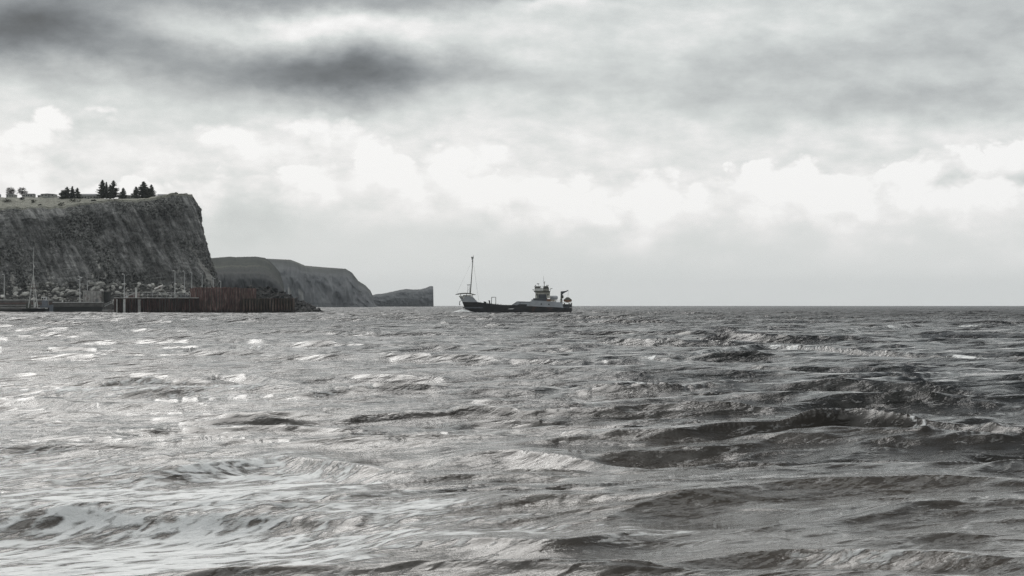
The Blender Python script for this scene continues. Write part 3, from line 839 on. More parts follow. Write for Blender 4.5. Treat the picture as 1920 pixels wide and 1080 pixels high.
M_WHITE = simple_mat('white_paint', (0.84, 0.85, 0.84), 0.5, 0.10, 0.7, rust=(0.35, 0.26, 0.2), rust_amt=0.2)
M_RED = simple_mat('red_brown_paint', (0.16, 0.10, 0.088), 0.6, 0.3)

def pile_wall(name, label, path, ztop, mat, cap=None, period=1.35, amp=0.32, pillars=(), deck=True):
    """path: plan polyline (x, D) from the back left round to the back right; corrugated steel"""
    t = thing(name, label, 'harbour wall', (0, 0, 0), 0, None)
    pts = []
    for (x0, y0), (x1, y1) in zip(path[:-1], path[1:]):
        L = math.hypot(x1 - x0, y1 - y0); k = max(1, int(L / period)); dx, dy = (x1 - x0) / L, (y1 - y0) / L; nx, ny = dy, -dx
        for i in range(k):
            for f, o in ((0.0, 0), (0.12, 1), (0.5, 1), (0.62, 0)):
                s = (i + f) * L / k; pts.append((x0 + dx * s + nx * amp * o, y0 + dy * s + ny * amp * o))
    pts.append(path[-1])
    vs = [(x, y, -3) for x, y in pts] + [(x, y, ztop) for x, y in pts]; n = len(pts)
    MB().poly(vs, [(i, i + 1, i + 1 + n, i + n) for i in range(n - 1)]).build('sheet_piling', mat, t)
    if cap:
        c = MB()
        for (x0, y0), (x1, y1) in zip(path[:-1], path[1:]):
            L = math.hypot(x1 - x0, y1 - y0); dx, dy = (x1 - x0) / L, (y1 - y0) / L; nx, ny = dy * .42, -dx * .42
            c.hexa([(x0 + nx, y0 + ny, ztop + .003), (x1 + nx, y1 + ny, ztop + .003), (x1 - nx, y1 - ny, ztop + .003), (x0 - nx, y0 - ny, ztop + .003),
                    (x0 + nx, y0 + ny, ztop + .28), (x1 + nx, y1 + ny, ztop + .28), (x1 - nx, y1 - ny, ztop + .28), (x0 - nx, y0 - ny, ztop + .28)])
        c.build('capping_beam', cap, t)
    if deck: MB().prism_z(path, -3, ztop - 0.35).build('fill', M_CONCD, t)
    return t
X = lambda px, D: (px - 960) / F * D
Z1 = zat(559, 988)
wl = pile_wall('low_pile_wall', 'long low dark rusty sheet-pile wall with pale posts, left of the tall one',
               [(X(216, 1035), 1035), (X(215, 986), 986), (X(371, 988), 988), (X(371, 1040), 1040)], Z1, M_RUSTD, M_PALE)
for px, wd, mt in ((218.5, 0.25, M_PALE), (232.5, 0.62, M_PALE), (260.5, 0.75, M_CONC)):
    MB().bar((X(px, 984), 984.9, -2), (X(px, 984), 984.9, Z1 - 0.5), wd, wd, 8).build('fender_post', mt, wl)
wt_ = pile_wall('tall_pile_wall', 'tallest red rusty sheet-pile wall in the middle of the harbour mouth',
                [(X(357, 1030), 1030), (X(357, 996), 996), (X(364, 991), 991), (X(412, 990), 990), (X(452, 994), 994), (X(478, 1003), 1003), (X(480, 1030), 1030)], zat(540.3, 992), M_RUST, None, 1.3, 0.22)
jag = MB(); rnd = random.Random(3)
for k in range(26):
    px = 364 + k * 3.4; jag.box(X(px, 991.2) - .4, X(px, 991.2) + .35, 991.4 + (abs(px - 400) / 60) ** 2, 992.2 + (abs(px - 400) / 60) ** 2, zat(540.6, 992), zat(540.3, 992) + rnd.uniform(0.1, 0.75))
jag.build('ragged_pile_tops', M_RUST, wt_)
pile_wall('outer_pile_wall', 'low weathered sheet-pile wall at the seaward end of the harbour',
          [(X(456, 1000), 1000), (X(456, 972), 972), (X(548, 972), 972), (X(551.5, 978), 978), (X(551.5, 1005), 1005)], zat(559.5, 972), M_RUSTP, None, 1.45, 0.34)
# railing along the low wall
rl = thing('railing', 'two-bar pale railing along the top of the low dark wall', 'railing', (X(290, 988), 989.5, Z1 - 0.1))
x0 = X(232, 989) - rl.location.x; x1 = X(357, 989) - rl.location.x
for z in (2.85, 1.75): MB().bar((x0, 0, z), (x1, 0, z), 0.075, n=6).build('rail', M_STEEL, rl)
k = 0
while x0 + k * 2.45 <= x1:
    MB().bar((x0 + k * 2.45, 0, 0), (x0 + k * 2.45, 0, 2.9), 0.06, n=6).build('post', M_STEEL, rl); k += 1

# inner quays
def quay(name, label, pxa, pxb, D, ztop, dep, bands, mat):
    t = thing(name, label, 'quay', (0, 0, 0))
    MB().box(X(pxa, D), X(pxb, D), D, D + dep, -3, ztop).build('wall', mat, t)
    MB().box(X(pxa, D) - .1, X(pxb, D) + .1, D - .25, D + 1.2, ztop + .003, ztop + .35).build('kerb', M_PALE, t)
    for z, hh, mt in bands: MB().box(X(pxa, D) + .2, X(pxb, D) - .2, D - .32, D - .003, z, z + hh).build('ledge', mt, t)
    MB().box(X(pxa, D) - .02, X(pxb, D) + .02, D - .15, D - .002, -3, 1.5).build('tidal_band', M_WET, t)
    return t
q1 = quay('stepped_quay', 'banded brown concrete quay at the far left behind the tripod-masted boat', -120, 99, 1090, zat(563, 1090), 30,
          [(2.2, .5, M_CONC), (3.6, .35, M_CONC), (4.7, .6, M_RED), (1.5, .4, M_CONCD)], M_CONCD)
q2 = quay('low_quay', 'low quay with a dark base in front of the concrete block', 99, 193, 1080, zat(567.5, 1080), 26, [(3.6, .9, M_CONCD)], M_CONCD)
MB().box(X(99, 1080), X(193, 1080), 1079.5, 1079.84, -3, zat(575.5, 1080)).build('dark_base', M_WET, q2)  # dark strip along the foot of the quay wall

blk = thing('concrete_block', 'square stained concrete building standing on the low quay', 'building', (X(175, 1086), 1090, zat(567.5, 1080)))
w2 = (X(193, 1086) - X(155, 1086)) / 2; hb = zat(546.5, 1086) - zat(567.5, 1080)
MB().box(-w2, w2 * .78, -4, 5, 0, hb).build('wall', M_CONC, blk)
MB().box(w2 * .78 + .003, w2, -3.6, 5, 0, hb - .4).build('side_wall', M_CONCD, blk)
MB().box(-w2 - .2, w2 * .78 + .2, -4.2, 5.2, hb + .003, hb + .45).build('roof', M_CONC, blk)
MB().box(w2 * .2, w2 * .5, -4.06, -3.98, 0.05, 2.2).build('door', M_DOOR, blk)
pl = MB()
for i in range(5): pl.box(-w2 + .6 + i * 1.7, -w2 + .75 + i * 1.7, -4.08, -3.99, 0.3, hb - .5)
pl.build('rib', M_CONCD, blk)
ah = thing('annex_shed', 'narrow dark shed against the right side of the concrete block', 'shed', (X(198.5, 1086), 1090, zat(567.5, 1080)))
MB().box(-1.2, 1.2, -3, 4, 0, zat(546, 1086) - zat(567.5, 1080)).build('wall', M_WET, ah)
MB().box(-1.35, 1.35, -3.1, 4.1, hb - .2, hb + .05).build('roof', M_CONCD, ah)
# gangway and landing stage between quay and wall
ls = thing('landing_stage', 'small landing stage with a sloping gangway beside the low dark wall', 'landing stage', (X(204, 1050), 1050, 0))
MB().box(-3.4, 3.2, -1.5, 1.5, 0.7, 1.5).build('pontoon', M_CONC, ls)
g = MB(); g.bar((-2.5, 0, 3.2), (3.0, 0, 5.8), 0.12); g.bar((-2.5, 0, 4.3), (3.0, 0, 6.9), 0.07)
for i in range(6): g.bar((-2.5 + i * 1.1, 0, 3.2 + i * .52), (-2.5 + i * 1.1, 0, 4.3 + i * .52), .05)
g.build('gangway', M_STEEL, ls)
MB().bar((-2.6, 0, -2), (-2.6, 0, 4.4), .22).build('pile', M_WET, ls); MB().bar((3.1, 0, -2), (3.1, 0, 7.2), .22).build('pile', M_WET, ls)

# ---- rubble: a core of packed stone, and boulders of their own on it
def rubble_core(name, label, top, D0, D1, mat, side=6):
    a = np.linspace(top[0][0], top[-1][0], 420); tp = np.interp(a, [p[0] for p in top], [p[1] for p in top])
    f = np.linspace(0, 1.35, 44)
    A, Fg = np.meshgrid(a, f); T, _ = np.meshgrid(tp, f)
    D = D0 + (D1 - D0) * Fg
    zt = CAMH + (HORIZON - T) / F * D1
    Z = np.where(Fg <= 1, -1.5 + (zt + 1.0) * Fg ** 0.8, zt - 0.5 - (Fg - 1) * 25)
    Xg = (A - 960) / F * D
    Z = Z + 0.9 * fbm(Xg / 2.2, D / 2.2, 3, 0.6, 5, True) * np.clip(Fg * 5, 0.2, 1)
    me = grid_mesh(name, np.stack([Xg, D, Z], -1).reshape(-1, 3), len(a), len(f), False)
    o = link_mesh(name, me, mat); setp(o, label, 'rubble', kind='stuff')
    return lambda px, ff: (X(px, D0 + (D1 - D0) * ff), D0 + (D1 - D0) * ff, -1.5 + (CAMH + (HORIZON - np.interp(px, [p[0] for p in top], [p[1] for p in top])) / F * D1 + 1.0) * ff ** 0.8)
def rock_mat(name, lo, mid_, hi):
    m, n, b = material(name, 0.9)
    oi = n.new('ShaderNodeObjectInfo').outputs['Random']
    c = n.new('ShaderNodeTexCoord').outputs['Object']
    v = n.add(n.mul(oi, 0.55), n.mul(n.noise(c, 1.2, 5, 0.65), 0.45))
    n.link(n.ramp(v, [(0.2, lo), (0.5, mid_), (0.8, hi)]), b.inputs['Base Color'])
    b.inputs['Specular IOR Level'].default_value = 0.2
    return m
M_BLD = rock_mat('pale_boulder', (0.035, 0.035, 0.032), (0.24, 0.24, 0.22), (0.62, 0.61, 0.57))
M_BLDD = rock_mat('dark_boulder', (0.018, 0.019, 0.020), (0.045, 0.045, 0.045), (0.13, 0.125, 0.12))
M_CORE = simple_mat('gap_shade_stone', (0.016, 0.016, 0.014), 0.95, 0.6, 0.6)  # near-black colour paints the shade in gaps between boulders
import bmesh
def rock_mesh(seed, mat):
    rnd = random.Random(seed); bm = bmesh.new()
    for i in range(22):
        v = Vector((rnd.gauss(0, 1), rnd.gauss(0, 1), rnd.gauss(0, 1))).normalized()
        v = Vector((v.x * 1.0, v.y * 0.8, v.z * 0.62)) * rnd.uniform(0.85, 1.1)
        bm.verts.new(v)
    bmesh.ops.convex_hull(bm, input=bm.verts)
    for v in [v for v in bm.verts if not v.link_faces]: bm.verts.remove(v)
    bmesh.ops.bevel(bm, geom=bm.edges[:], offset=0.05, segments=1, affect='EDGES')
    me = bpy.data.meshes.new('boulder'); bm.to_mesh(me); bm.free(); me.materials.append(mat)
    return me
top1 = [(-60, 535), (0, 534), (60, 534), (100, 535), (150, 533), (200, 535), (250, 536), (290, 537), (350, 537), (400, 540), (430, 541)]
top2 = [(455, 541), (470, 538.5), (480, 540), (505, 541), (516, 546), (530, 549), (545, 555), (556, 562), (566, 566), (580, 574), (595, 579), (606, 584), (612, 587)]
f1_ = rubble_core('rubble_bank', 'packed grey rubble between the quays and the foot of the tall cliff', top1, 1098, 1150, M_CORE)
f2_ = rubble_core('breakwater_core', 'dark packed stone of the breakwater behind the seaward wall', top2, 1002, 1030, M_CORE)
pale = [rock_mesh(s, M_BLD) for s in range(6)]; dark = [rock_mesh(s + 20, M_BLDD) for s in range(5)]
rnd = random.Random(12)
def boulders(n, meshes, fn, pxr, fr, size, label, group, places):
    for k in range(n):
        px = rnd.uniform(*pxr); ff = rnd.uniform(*fr) if k % 3 else fr[1]
        p = fn(px, ff); s = rnd.uniform(*size)
        o = bpy.data.objects.new('boulder', rnd.choice(meshes)); COL.objects.link(o)
        o.location = (p[0], p[1] - 0.3, float(p[2]) + s * 0.55)
        o.scale = (s * rnd.uniform(.9, 1.5), s, s * rnd.uniform(.75, 1.1)); o.rotation_euler = (rnd.uniform(-.6, .6), rnd.uniform(-.6, .6), rnd.uniform(0, 6))
        tier = 'on the crest' if ff >= fr[1] - 0.12 else ('midway down' if ff > 0.6 else 'low down')
        size_ = 'large' if s > size[0] + 0.62 * (size[1] - size[0]) else ('small' if s < size[0] + 0.3 * (size[1] - size[0]) else 'medium')
        where = [w_ for lim, w_ in places if px < lim][0]
        setp(o, '%s %s %s %s' % (size_, label, tier, where), 'boulder', group)
boulders(222, pale, f1_, (-5, 352), (0.30, 1.0), (1.1, 2.3), 'pale rubble-bank boulder', 'boulders of the rubble bank below the cliff',
         [(45, 'left of the tripod mast'), (85, 'behind the tripod mast'), (125, 'above the left low quay end'), (155, 'behind the stacked-light lamp post'),
          (200, 'behind the concrete block'), (245, 'behind the pale fender posts'), (300, 'behind the railing'), (999, 'left of the tall rusty wall')])
boulders(76, dark, f2_, (462, 606), (0.2, 1.0), (0.8, 1.7), 'dark breakwater boulder', 'boulders of the dark breakwater',
         [(505, 'beside the tall rusty wall'), (552, 'behind the low seaward wall'), (999, 'at the tip trailing into the sea')])
def stone_fill(name, label, n, srcs, fn, pxr, fr, size, seed):
    rs = random.Random(seed); V_, F_ = [], []
    for k in range(n):
        me = rs.choice(srcs); p = fn(rs.uniform(*pxr), rs.uniform(*fr)); s = rs.uniform(*size)
        M = Matrix.Rotation(rs.uniform(0, 6), 3, 'Z') @ Matrix.Rotation(rs.uniform(-.7, .7), 3, 'X')
        b0 = len(V_)
        V_ += [tuple(M @ (v.co * s) + Vector((p[0], p[1] - .2, float(p[2]) + s * .35))) for v in me.vertices]
        F_ += [tuple(b0 + i for i in q.vertices) for q in me.polygons]
    me = bpy.data.meshes.new(name); me.from_pydata(V_, [], F_); me.update()
    o = link_mesh(name, me, None); me.materials.append(M_STF if 'bank' in label else M_STFD)
    setp(o, label, 'rubble', kind='stuff')
def loose_mat(name, lo, hi):
    m, n, b = material(name, 0.9)
    g_ = n.new('ShaderNodeNewGeometry'); r_ = g_.outputs['Random Per Island']
    n.link(n.ramp(n.add(n.mul(r_, 0.6), n.mul(n.noise(g_.outputs['Position'], 1.2, 4, 0.6), 0.4)), [(0.2, lo), (0.8, hi)]), b.inputs['Base Color'])
    return m
M_STF = loose_mat('loose_pale_stone', (0.05, 0.05, 0.046), (0.42, 0.41, 0.38))
M_STFD = loose_mat('loose_dark_stone', (0.012, 0.012, 0.012), (0.08, 0.078, 0.075))
stone_fill('loose_stones', 'smaller stones packed over the rubble bank below the cliff', 900, pale, f1_, (-60, 430), (0.15, 1.02), (0.6, 1.3), 5)
stone_fill('loose_stones', 'smaller dark stones packed over the breakwater', 420, dark, f2_, (456, 608), (0.1, 1.02), (0.5, 1.1), 6)
# slab on the rubble, hut, winch house
sl = thing('tilted_slab', 'pale concrete slab lying tilted on top of the rubble bank', 'concrete slab', (X(298, 1120), 1120, zat(539.5, 1120)), 0)
sl.rotation_euler = (0.25, -0.42, 0.1)
MB().box(-2.6, 2.6, -2, 2, -0.55, 0.55).build('slab', M_CONC, sl); MB().box(1.2, 2.2, -2.15, -2.003, -0.3, 0.35).build('rib', M_PALE, sl)
wh = thing('winch_house', 'small brown winch house with a pale post on the low dark wall', 'winch house', (X(250, 1000), 1000, Z1 - .3))
MB().prism_y([(-4.2, 0), (3.0, 0), (3.0, 3.3), (0.4, 3.3), (-1.2, 2.0), (-4.2, 2.0)], -1.5, 1.5).build('housing', M_RED, wh)
MB().box(1.2, 2.3, -1.9, -1.503, 0, 5.6).build('post', M_PALE, wh); MB().bar((-3, -1.7, 1.2), (1.0, -1.7, 3.0), 0.3).build('arm', M_CONC, wh)
MB().bar((-3.1, -2.0, 1.1), (-3.1, 0, 1.1), .7, n=10).build('drum', M_STEEL, wh)

# parked van on the low wall's deck
def van():
    t = thing('parked_van', 'dark grey van parked against the tall rusty wall', 'van', (X(346, 997), 998, Z1 - .35))
    MB().prism_y([(-2.4, .45), (2.4, .45), (2.45, 1.1), (2.2, 1.45), (1.45, 1.6), (0.95, 2.35), (-2.3, 2.4), (-2.4, 2.2)], -.95, .95).build('body', simple_mat('dark_van_paint', (.10, .105, .11), .35), t)
    MB().prism_y([(1.4, 1.62), (.92, 2.25), (-.1, 2.25), (-.1, 1.62)], -.97, .97).build('side_window', M_GLASS, t)
    MB().prism_y([(-.3, 1.62), (-.3, 2.2), (-2.1, 2.2), (-2.1, 1.62)], -.965, .965).build('side_window', M_GLASS, t)
    for x in (-1.5, 1.5):
        for y in (-.85, .85):
            w_ = MB().bar((x, y - .12, .35), (x, y + .12, .35), .35, n=14).build('wheel', M_WET, t)
            MB().bar((x, y - .135, .35), (x, y + .135, .35), .19, n=10).build('rim', M_STEEL, w_)
    for y in (-.7, .7): MB().box(2.36, 2.44, y - .15, y + .15, .95, 1.15).build('headlight', M_LAMP, t)
    MB().box(-2.44, -2.38, -.9, .9, .5, .7).build('bumper', M_WET, t)
van()

# lamp posts
def lamp_post(px, ytop, ybase, D, label, heads=1, hx=-1, r=0.19):
    zb, zt = zat(ybase, D), zat(ytop, D)
    t = thing('lamp_post', label, 'lamp post', (X(px, D), D, zb), 0, 'lamp posts around the harbour')
    h = zt - zb
    MB().bar((0, 0, 0), (0, 0, h), r * 1.25, r * .8, 8).build('pole', M_STEEL, t)
    MB().bar((0, 0, 0), (0, 0, .35), r * 2.2, r * 2.0, 8).build('base', M_STEEL, t)
    for k in range(heads):
        z = h - k * 0.95; sx = hx if k % 2 == 0 else -hx
        a = MB().bar((0, 0, z), (0.55 * sx, 0, z + .12), .06).build('arm', M_STEEL, t)
        MB().ball((0.75 * sx, 0, z + .12), .55, .3, .24, 10, 6).build('lamp_head', M_LAMP, t)
lamp_post(8, 515, 557, 1100, 'lamp post nearest the left edge of the picture, rising from the stepped quay')
lamp_post(149.7, 518, 566.5, 1084, 'tall lamp post with stacked lights on the low quay left of the concrete block', 3, -1, .22)
lamp_post(233, 514.5, 560, 994, 'lamp post above the pale post at the left of the low dark wall', 1, -1)
lamp_post(328, 508, 560, 994, 'tallest lamp post on the low dark wall, left of the parked van')
lamp_post(346, 509, 545, 1120, 'lamp post behind the parked van, its head just right of the tallest one', 1, -1)
lamp_post(359.5, 511, 545, 1120, 'lamp post rising behind the left edge of the tall rusty wall')
lamp_post(379, 513.5, 545, 1120, 'lamp post behind the left half of the tall rusty wall')
lamp_post(400, 520, 545, 1120, 'lamp post with two heads behind the middle of the tall rusty wall', 2)
lamp_post(414, 527.5, 545, 1120, 'shortest lamp post behind the tall rusty wall, at the end of the tall cliff')
lamp_post(164, 528, 547.5, 1105, 'short bent lamp post just above the concrete block', 1, 1, .14)
lamp_post(101, 522, 537, 1150, 'small lamp post standing on the crest of the rubble bank', 1, -1, .14)
lamp_post(126, 506, 536, 1155, 'single lamp post against the cliff between the small one and the stacked lights', 1, -1, .14)

# tripod-masted work boat and a small boat beside it
def small_hull(t, L, B, zd, mat, name='hull', bowlift=1.0):
    mb = MB(); n = 13; vs = []; fs = []
    for i in range(n):
        u = i / (n - 1); x = -L / 2 + L * u
        w_ = B / 2 * (1 - max(0, (u - .45) / .55) ** 2.2) * (0.88 + .12 * min(1, u * 4)); z = zd + bowlift * max(0, u - .4) ** 2 * 2
        vs += [(x, 0, -.8), (x * .98, -w_ * .75, -.2), (x, -w_, z), (x, w_, z), (x * .98, w_ * .75, -.2)]
    for i in range(n - 1):
        a, b = 5 * i, 5 * i + 5
        for j in range(5):
            k2 = (j + 1) % 5; fs.append((a + j, b + j, b + k2, a + k2))
    fs += [(0, 1, 2, 3, 4)]
    mb.poly(vs, fs); return mb.build(name, mat, t)
M_HULLK = simple_mat('black_hull', (0.012, 0.012, 0.013), 0.45, 0.3, 0.5)
M_GREEN = simple_mat('dull_green_paint', (0.10, 0.11, 0.09), 0.6)
M_BLUEG = simple_mat('blue_grey_paint', (0.20, 0.22, 0.25), 0.5)
D = 1068
tb = thing('work_boat', 'moored work boat with a tall pale tripod mast at the far left', 'boat', (X(68, D), D, 0))
small_hull(tb, 14.5, 5, zat(579, D), M_HULLK)
k_ = D / F
lx = lambda p: (p - 68) * k_
MB().box(lx(50), lx(57), -1.5, 1.5, zat(580, D), zat(568, D)).build('cabin', M_GREEN, tb)
MB().box(lx(72), lx(90), -1.2, 1.2, zat(579, D), zat(577, D)).build('hatch', M_PALE, tb)
for (pa, ya) in ((54.5, -1.6), (72, -1.6), (62.5, 1.6)):
    lg = MB().bar((lx(pa), ya, zat(577, D)), (lx(62.5), ya * .2, zat(515, D)), .30, .22).build('mast_leg', M_PALE, tb)
br = MB()
for yy in (560, 548, 536, 525):
    f = (577 - yy) / 62.0
    P3 = [((lx(pa) * (1 - f) + lx(62.5) * f), ya * (1 - f) + ya * .2 * f, zat(yy, D)) for pa, ya in ((54.5, -1.6), (72, -1.6), (62.5, 1.6))]
    for a in range(3): br.bar(P3[a], P3[(a + 1) % 3], .08)
    f2 = min(1, f + 0.18); Q3 = [((lx(pa) * (1 - f2) + lx(62.5) * f2), ya * (1 - f2) + ya * .2 * f2, zat(577 - 62 * f2, D)) for pa, ya in ((54.5, -1.6), (72, -1.6), (62.5, 1.6))]
    br.bar(P3[0], Q3[1], .06); br.bar(P3[1], Q3[0], .06)
br.build('bracing', M_PALE, tb)
MB().box(lx(57.5), lx(68.5), -1.2, 1.2, zat(540.5, D), zat(539.4, D)).box(lx(57.5), lx(68.5), -1.2, -1.1, zat(534.6, D), zat(534, D)).bar((lx(57.6), -1.15, zat(540, D)), (lx(57.6), -1.15, zat(534, D)), .07).bar((lx(68.4), -1.15, zat(540, D)), (lx(68.4), -1.15, zat(534, D)), .07).build('platform', M_RED, tb)
MB().bar((lx(62.5), 0, zat(516, D)), (lx(63), 0, zat(464, D)), .24, .12).build('topmast', M_PALE, tb)
MB().bar((lx(58), 0, zat(466, D)), (lx(63.5), 0, zat(465, D)), .07).build('crossbar', M_PALE, tb)
MB().ball((lx(64), -.3, zat(499.5, D)), .45, .3, .35).build('mast_light', M_LAMP, tb)
MB().bar((lx(66), -1, zat(576, D)), (lx(67.5), -1, zat(566, D)), .7, .3, 9).build('winch', M_PALE, tb)
D = 1074
fb = thing('fishing_boat', 'small blue-grey fishing boat with a pale wheelhouse right of the tripod mast', 'boat', (X(88, D), D, 0))
small_hull(fb, 7.2, 3.0, zat(573, D), M_BLUEG, bowlift=.8)
k_ = D / F
MB().box(-4.2 * .62, .4, -1.1, 1.1, zat(573.5, D), zat(563, D)).build('deckhouse', M_BLUEG, fb)
wv = MB().box(-2.9, -.2, -1.0, 1.0, zat(563, D) + .003, zat(556.5, D)).build('wheelhouse', M_WHITE, fb)
MB().box(-2.6, -1.7, -1.03, 1.03, zat(561.5, D), zat(558.5, D)).box(-1.3, -.5, -1.03, 1.03, zat(561.5, D), zat(558.5, D)).build('window', M_GLASS, wv)
MB().bar((0.9, 0, zat(573, D)), (1.0, 0, zat(558, D)), .08).build('mast', M_PALE, fb)
# small mooring buoy-like posts and bollards on quay edge
for px, lab in ((117, 'pale bollard on the low quay edge, left of the stacked-light lamp post'), (145, 'dark bollard at the foot of the stacked-light lamp post')):
    bo = thing('bollard', lab, 'bollard', (X(px, 1082), 1082, zat(567.5, 1080) + .35))
    MB().bar((0, 0, 0), (0, 0, .9), .4, .3, 10).build('post', M_PALE if px < 130 else M_WET, bo); MB().bar((0, 0, .9), (0, 0, 1.15), .5, .45, 10).build('cap', M_PALE if px < 130 else M_WET, bo)

# ------------------------------------------------------------------ the coaster at sea
def ship():
    D = 960.0; k = D / F; C0 = 965.0
    M_BLK = simple_mat('black_ship_hull', (0.009, 0.009, 0.010), 0.42, 0.4, 0.25, rust=(0.05, 0.028, 0.02), rust_amt=0.25)
    M_GRY = simple_mat('pale_grey_ship_paint', (0.42, 0.445, 0.47), 0.5, 0.12, 0.3, rust=(0.26, 0.24, 0.22), rust_amt=0.3)
    M_CRM = simple_mat('cream_ship_paint', (0.78, 0.77, 0.68), 0.5, 0.2, 0.8, rust=(0.30, 0.25, 0.17), rust_amt=0.25)
    M_DGY = simple_mat('dark_grey_ship_paint', (0.085, 0.095, 0.105), 0.55, 0.25, 0.5)
    M_OLV = simple_mat('olive_ship_paint', (0.10, 0.10, 0.08), 0.6, 0.3, 0.8)
    M_ORG = simple_mat('faded_orange_canvas', (0.22, 0.125, 0.08), 0.7, 0.35, 1.2)
    M_MAST = simple_mat('mast_paint', (0.10, 0.105, 0.09), 0.6, 0.2)
    t = thing('coaster_ship', 'black-hulled coaster with a tall foremast and grey superstructure aft, heading left through the waves', 'ship', (X(C0, D), D, 0), math.radians(0))
    sx = lambda px: (px - C0) * k
    sz = lambda py: CAMH + (HORIZON - py) * k
    ends = np.array([(552, 860.0), (557, 861.5), (566, 866.5), (575, 870), (582, 873), (590, 877), (596, 883)])
    stem = lambda py: float(np.interp(py, ends[:, 0], ends[:, 1]))
    def halfb(u, flare):                 # u metres from the stem, flare 0..1 with height
        a = min(1.0, u / (13.0 - 4 * flare)); return 5.4 * (1 - (1 - a) ** 2) ** 0.75
    def sterntaper(px): return 1 - 0.22 * max(0, (px - 1050) / 22.0) ** 2
    def top_edge(px): return float(np.interp(px, [860, 897, 918, 940, 958, 963, 987, 1072], [565.7, 566.6, 569.2, 571.6, 572.2, 571.8, 573.8, 577.4]))
    # black hull
    rows = [(596, 0.0, .35), (591, 0.0, .8), (587, 0.1, .93), (583, .2, .98), (579, .4, 1.0), (None, .6, 1.0)]
    n = 60; vs = []; fs = []
    for side in (-1, 1):
        for py, fl, wf in rows:
            for i in range(n):
                u = i / (n - 1)
                e = top_edge(861 + u * 211)
                s0 = stem(py if py else 566); px = s0 + (1072 - s0) * u
                yy = py if py else top_edge(px)
                if py and py < top_edge(px) + .5: yy = top_edge(px) + .5
                hb = halfb((px - s0) * k, fl) * wf * sterntaper(px)
                vs.append((sx(px) - (0.4 if (i == n - 1 and py and py > 586) else 0), side * hb, sz(yy)))
    R = len(rows)
    for s_ in range(2):
        o = s_ * R * n
        for r in range(R - 1):
            for i in range(n - 1):
                q = (o + r * n + i, o + r * n + i + 1, o + (r + 1) * n + i + 1, o + (r + 1) * n + i)
                fs.append(q if s_ == 0 else q[::-1])
    for r in range(R - 1):               # transom and keel
        a = r * n + n - 1; b = R * n + a
        fs.append((a, b, b + n, a + n))
    for i in range(n - 1): fs.append((i, R * n + i, R * n + i + 1, i + 1))
    MB().poly(vs, fs).build('hull', M_BLK, t, True)
    dk = MB(); P = [(sx(px), -halfb((px - 866) * k, .5) * sterntaper(px) * .98) for px in range(868, 1072, 6)]
    dk.prism_z([(x, y) for x, y in P] + [(x, -y) for x, y in P[::-1]], sz(578), sz(575.5)); dk.build('deck', M_DGY, t)
    MB().prism_y([(sx(952), sz(579.8)), (sx(961), sz(579.6)), (sx(965), sz(578.2)), (sx(956), sz(578.5))], -5.46, -5.36).build('hull_mark', M_WHITE, t)
    # flared forecastle bulwark, pale grey, slanting down aft
    vs = []; fs = []; m = 16
    for side in (-1, 1):
        for r, (fy) in enumerate((0, .5, 1)):
            for i in range(m):
                u = i / (m - 1)
                pb = 866.6 + u * 29.5; pt = 860.2 + u * 25.5
                px = pb + (pt - pb) * fy; py = (565.7 + .9 * u) * (1 - fy) + (554.6 + 1.4 * u) * fy
                s0 = 866.6 + (860.2 - 866.6) * fy
                hb = halfb((px - s0) * k, .6 + .4 * fy) * 1.0
                vs.append((sx(px), side * (hb + .02), sz(py)))
    for s_ in range(2):
        o = s_ * 3 * m
        for r in range(2):
            for i in range(m - 1):
                q = (o + r * m + i, o + r * m + i + 1, o + (r + 1) * m + i + 1, o + (r + 1) * m + i); fs.append(q if s_ == 0 else q[::-1])
    a = m - 1
    for r in range(2): fs.append((r * m + a, 3 * m + r * m + a, 3 * m + (r + 1) * m + a, (r + 1) * m + a))
    MB().poly(vs, fs).build('forecastle_bulwark', M_GRY, t, False)
    # forecastle deck house under the canopy, cream
    MB().box(sx(868), sx(884), -2.6, 2.6, sz(560), sz(553.2)).build('forecastle_house', M_CRM, t)
    wn_ = MB()
    for p in (869.5, 872.5, 879): wn_.box(sx(p), sx(p + 1.6), -2.64, 2.64, sz(556.6), sz(554.4))
    wn_.build('forecastle_opening', M_DGY, t)
    MB().prism_y([(sx(860.8), sz(556.6)), (sx(886), sz(558.8)), (sx(885.6), sz(557.6)), (sx(860.4), sz(555.4))], -3.2, 3.2).build('yellow_strake', M_CRM, t)
    cv = MB(); pr = [(853.5, 552.4), (858, 550.6), (866, 549.4), (874, 549.0), (882, 549.6), (888, 551.2), (892.5, 552.6)]
    up = [(sx(a), sz(b)) for a, b in pr]; lo_ = [(sx(a), sz(b + (1.9 if 0 < i < 6 else .4))) for i, (a, b) in enumerate(pr)]
    n7 = len(pr)
    for (xa, za), (xb, zb), (xc, zc), (xd, zd), wa, wb in [(lo_[i], lo_[i + 1], up[i + 1], up[i], 0.4 + 3.6 * math.sin(min(1, (i + .15) / 2.6) * PI / 2), .4 + 3.6 * math.sin(min(1, (i + 1.15) / 2.6) * PI / 2)) for i in range(n7 - 1)]:
        cv.hexa([(xa, -wa, za), (xb, -wb, zb), (xb, wb, zb), (xa, wa, za), (xd, -wa, zd), (xc, -wb, zc), (xc, wb, zc), (xd, wa, zd)])
    cv.build('bow_canopy', M_OLV, t)
    st = MB()
    for p in (864, 875, 886): 
        for y in (-2.9, 2.9): st.bar((sx(p), y, sz(560)), (sx(p), y, sz(551)), .09)
    st.build('canopy_stanchions', M_MAST, t)
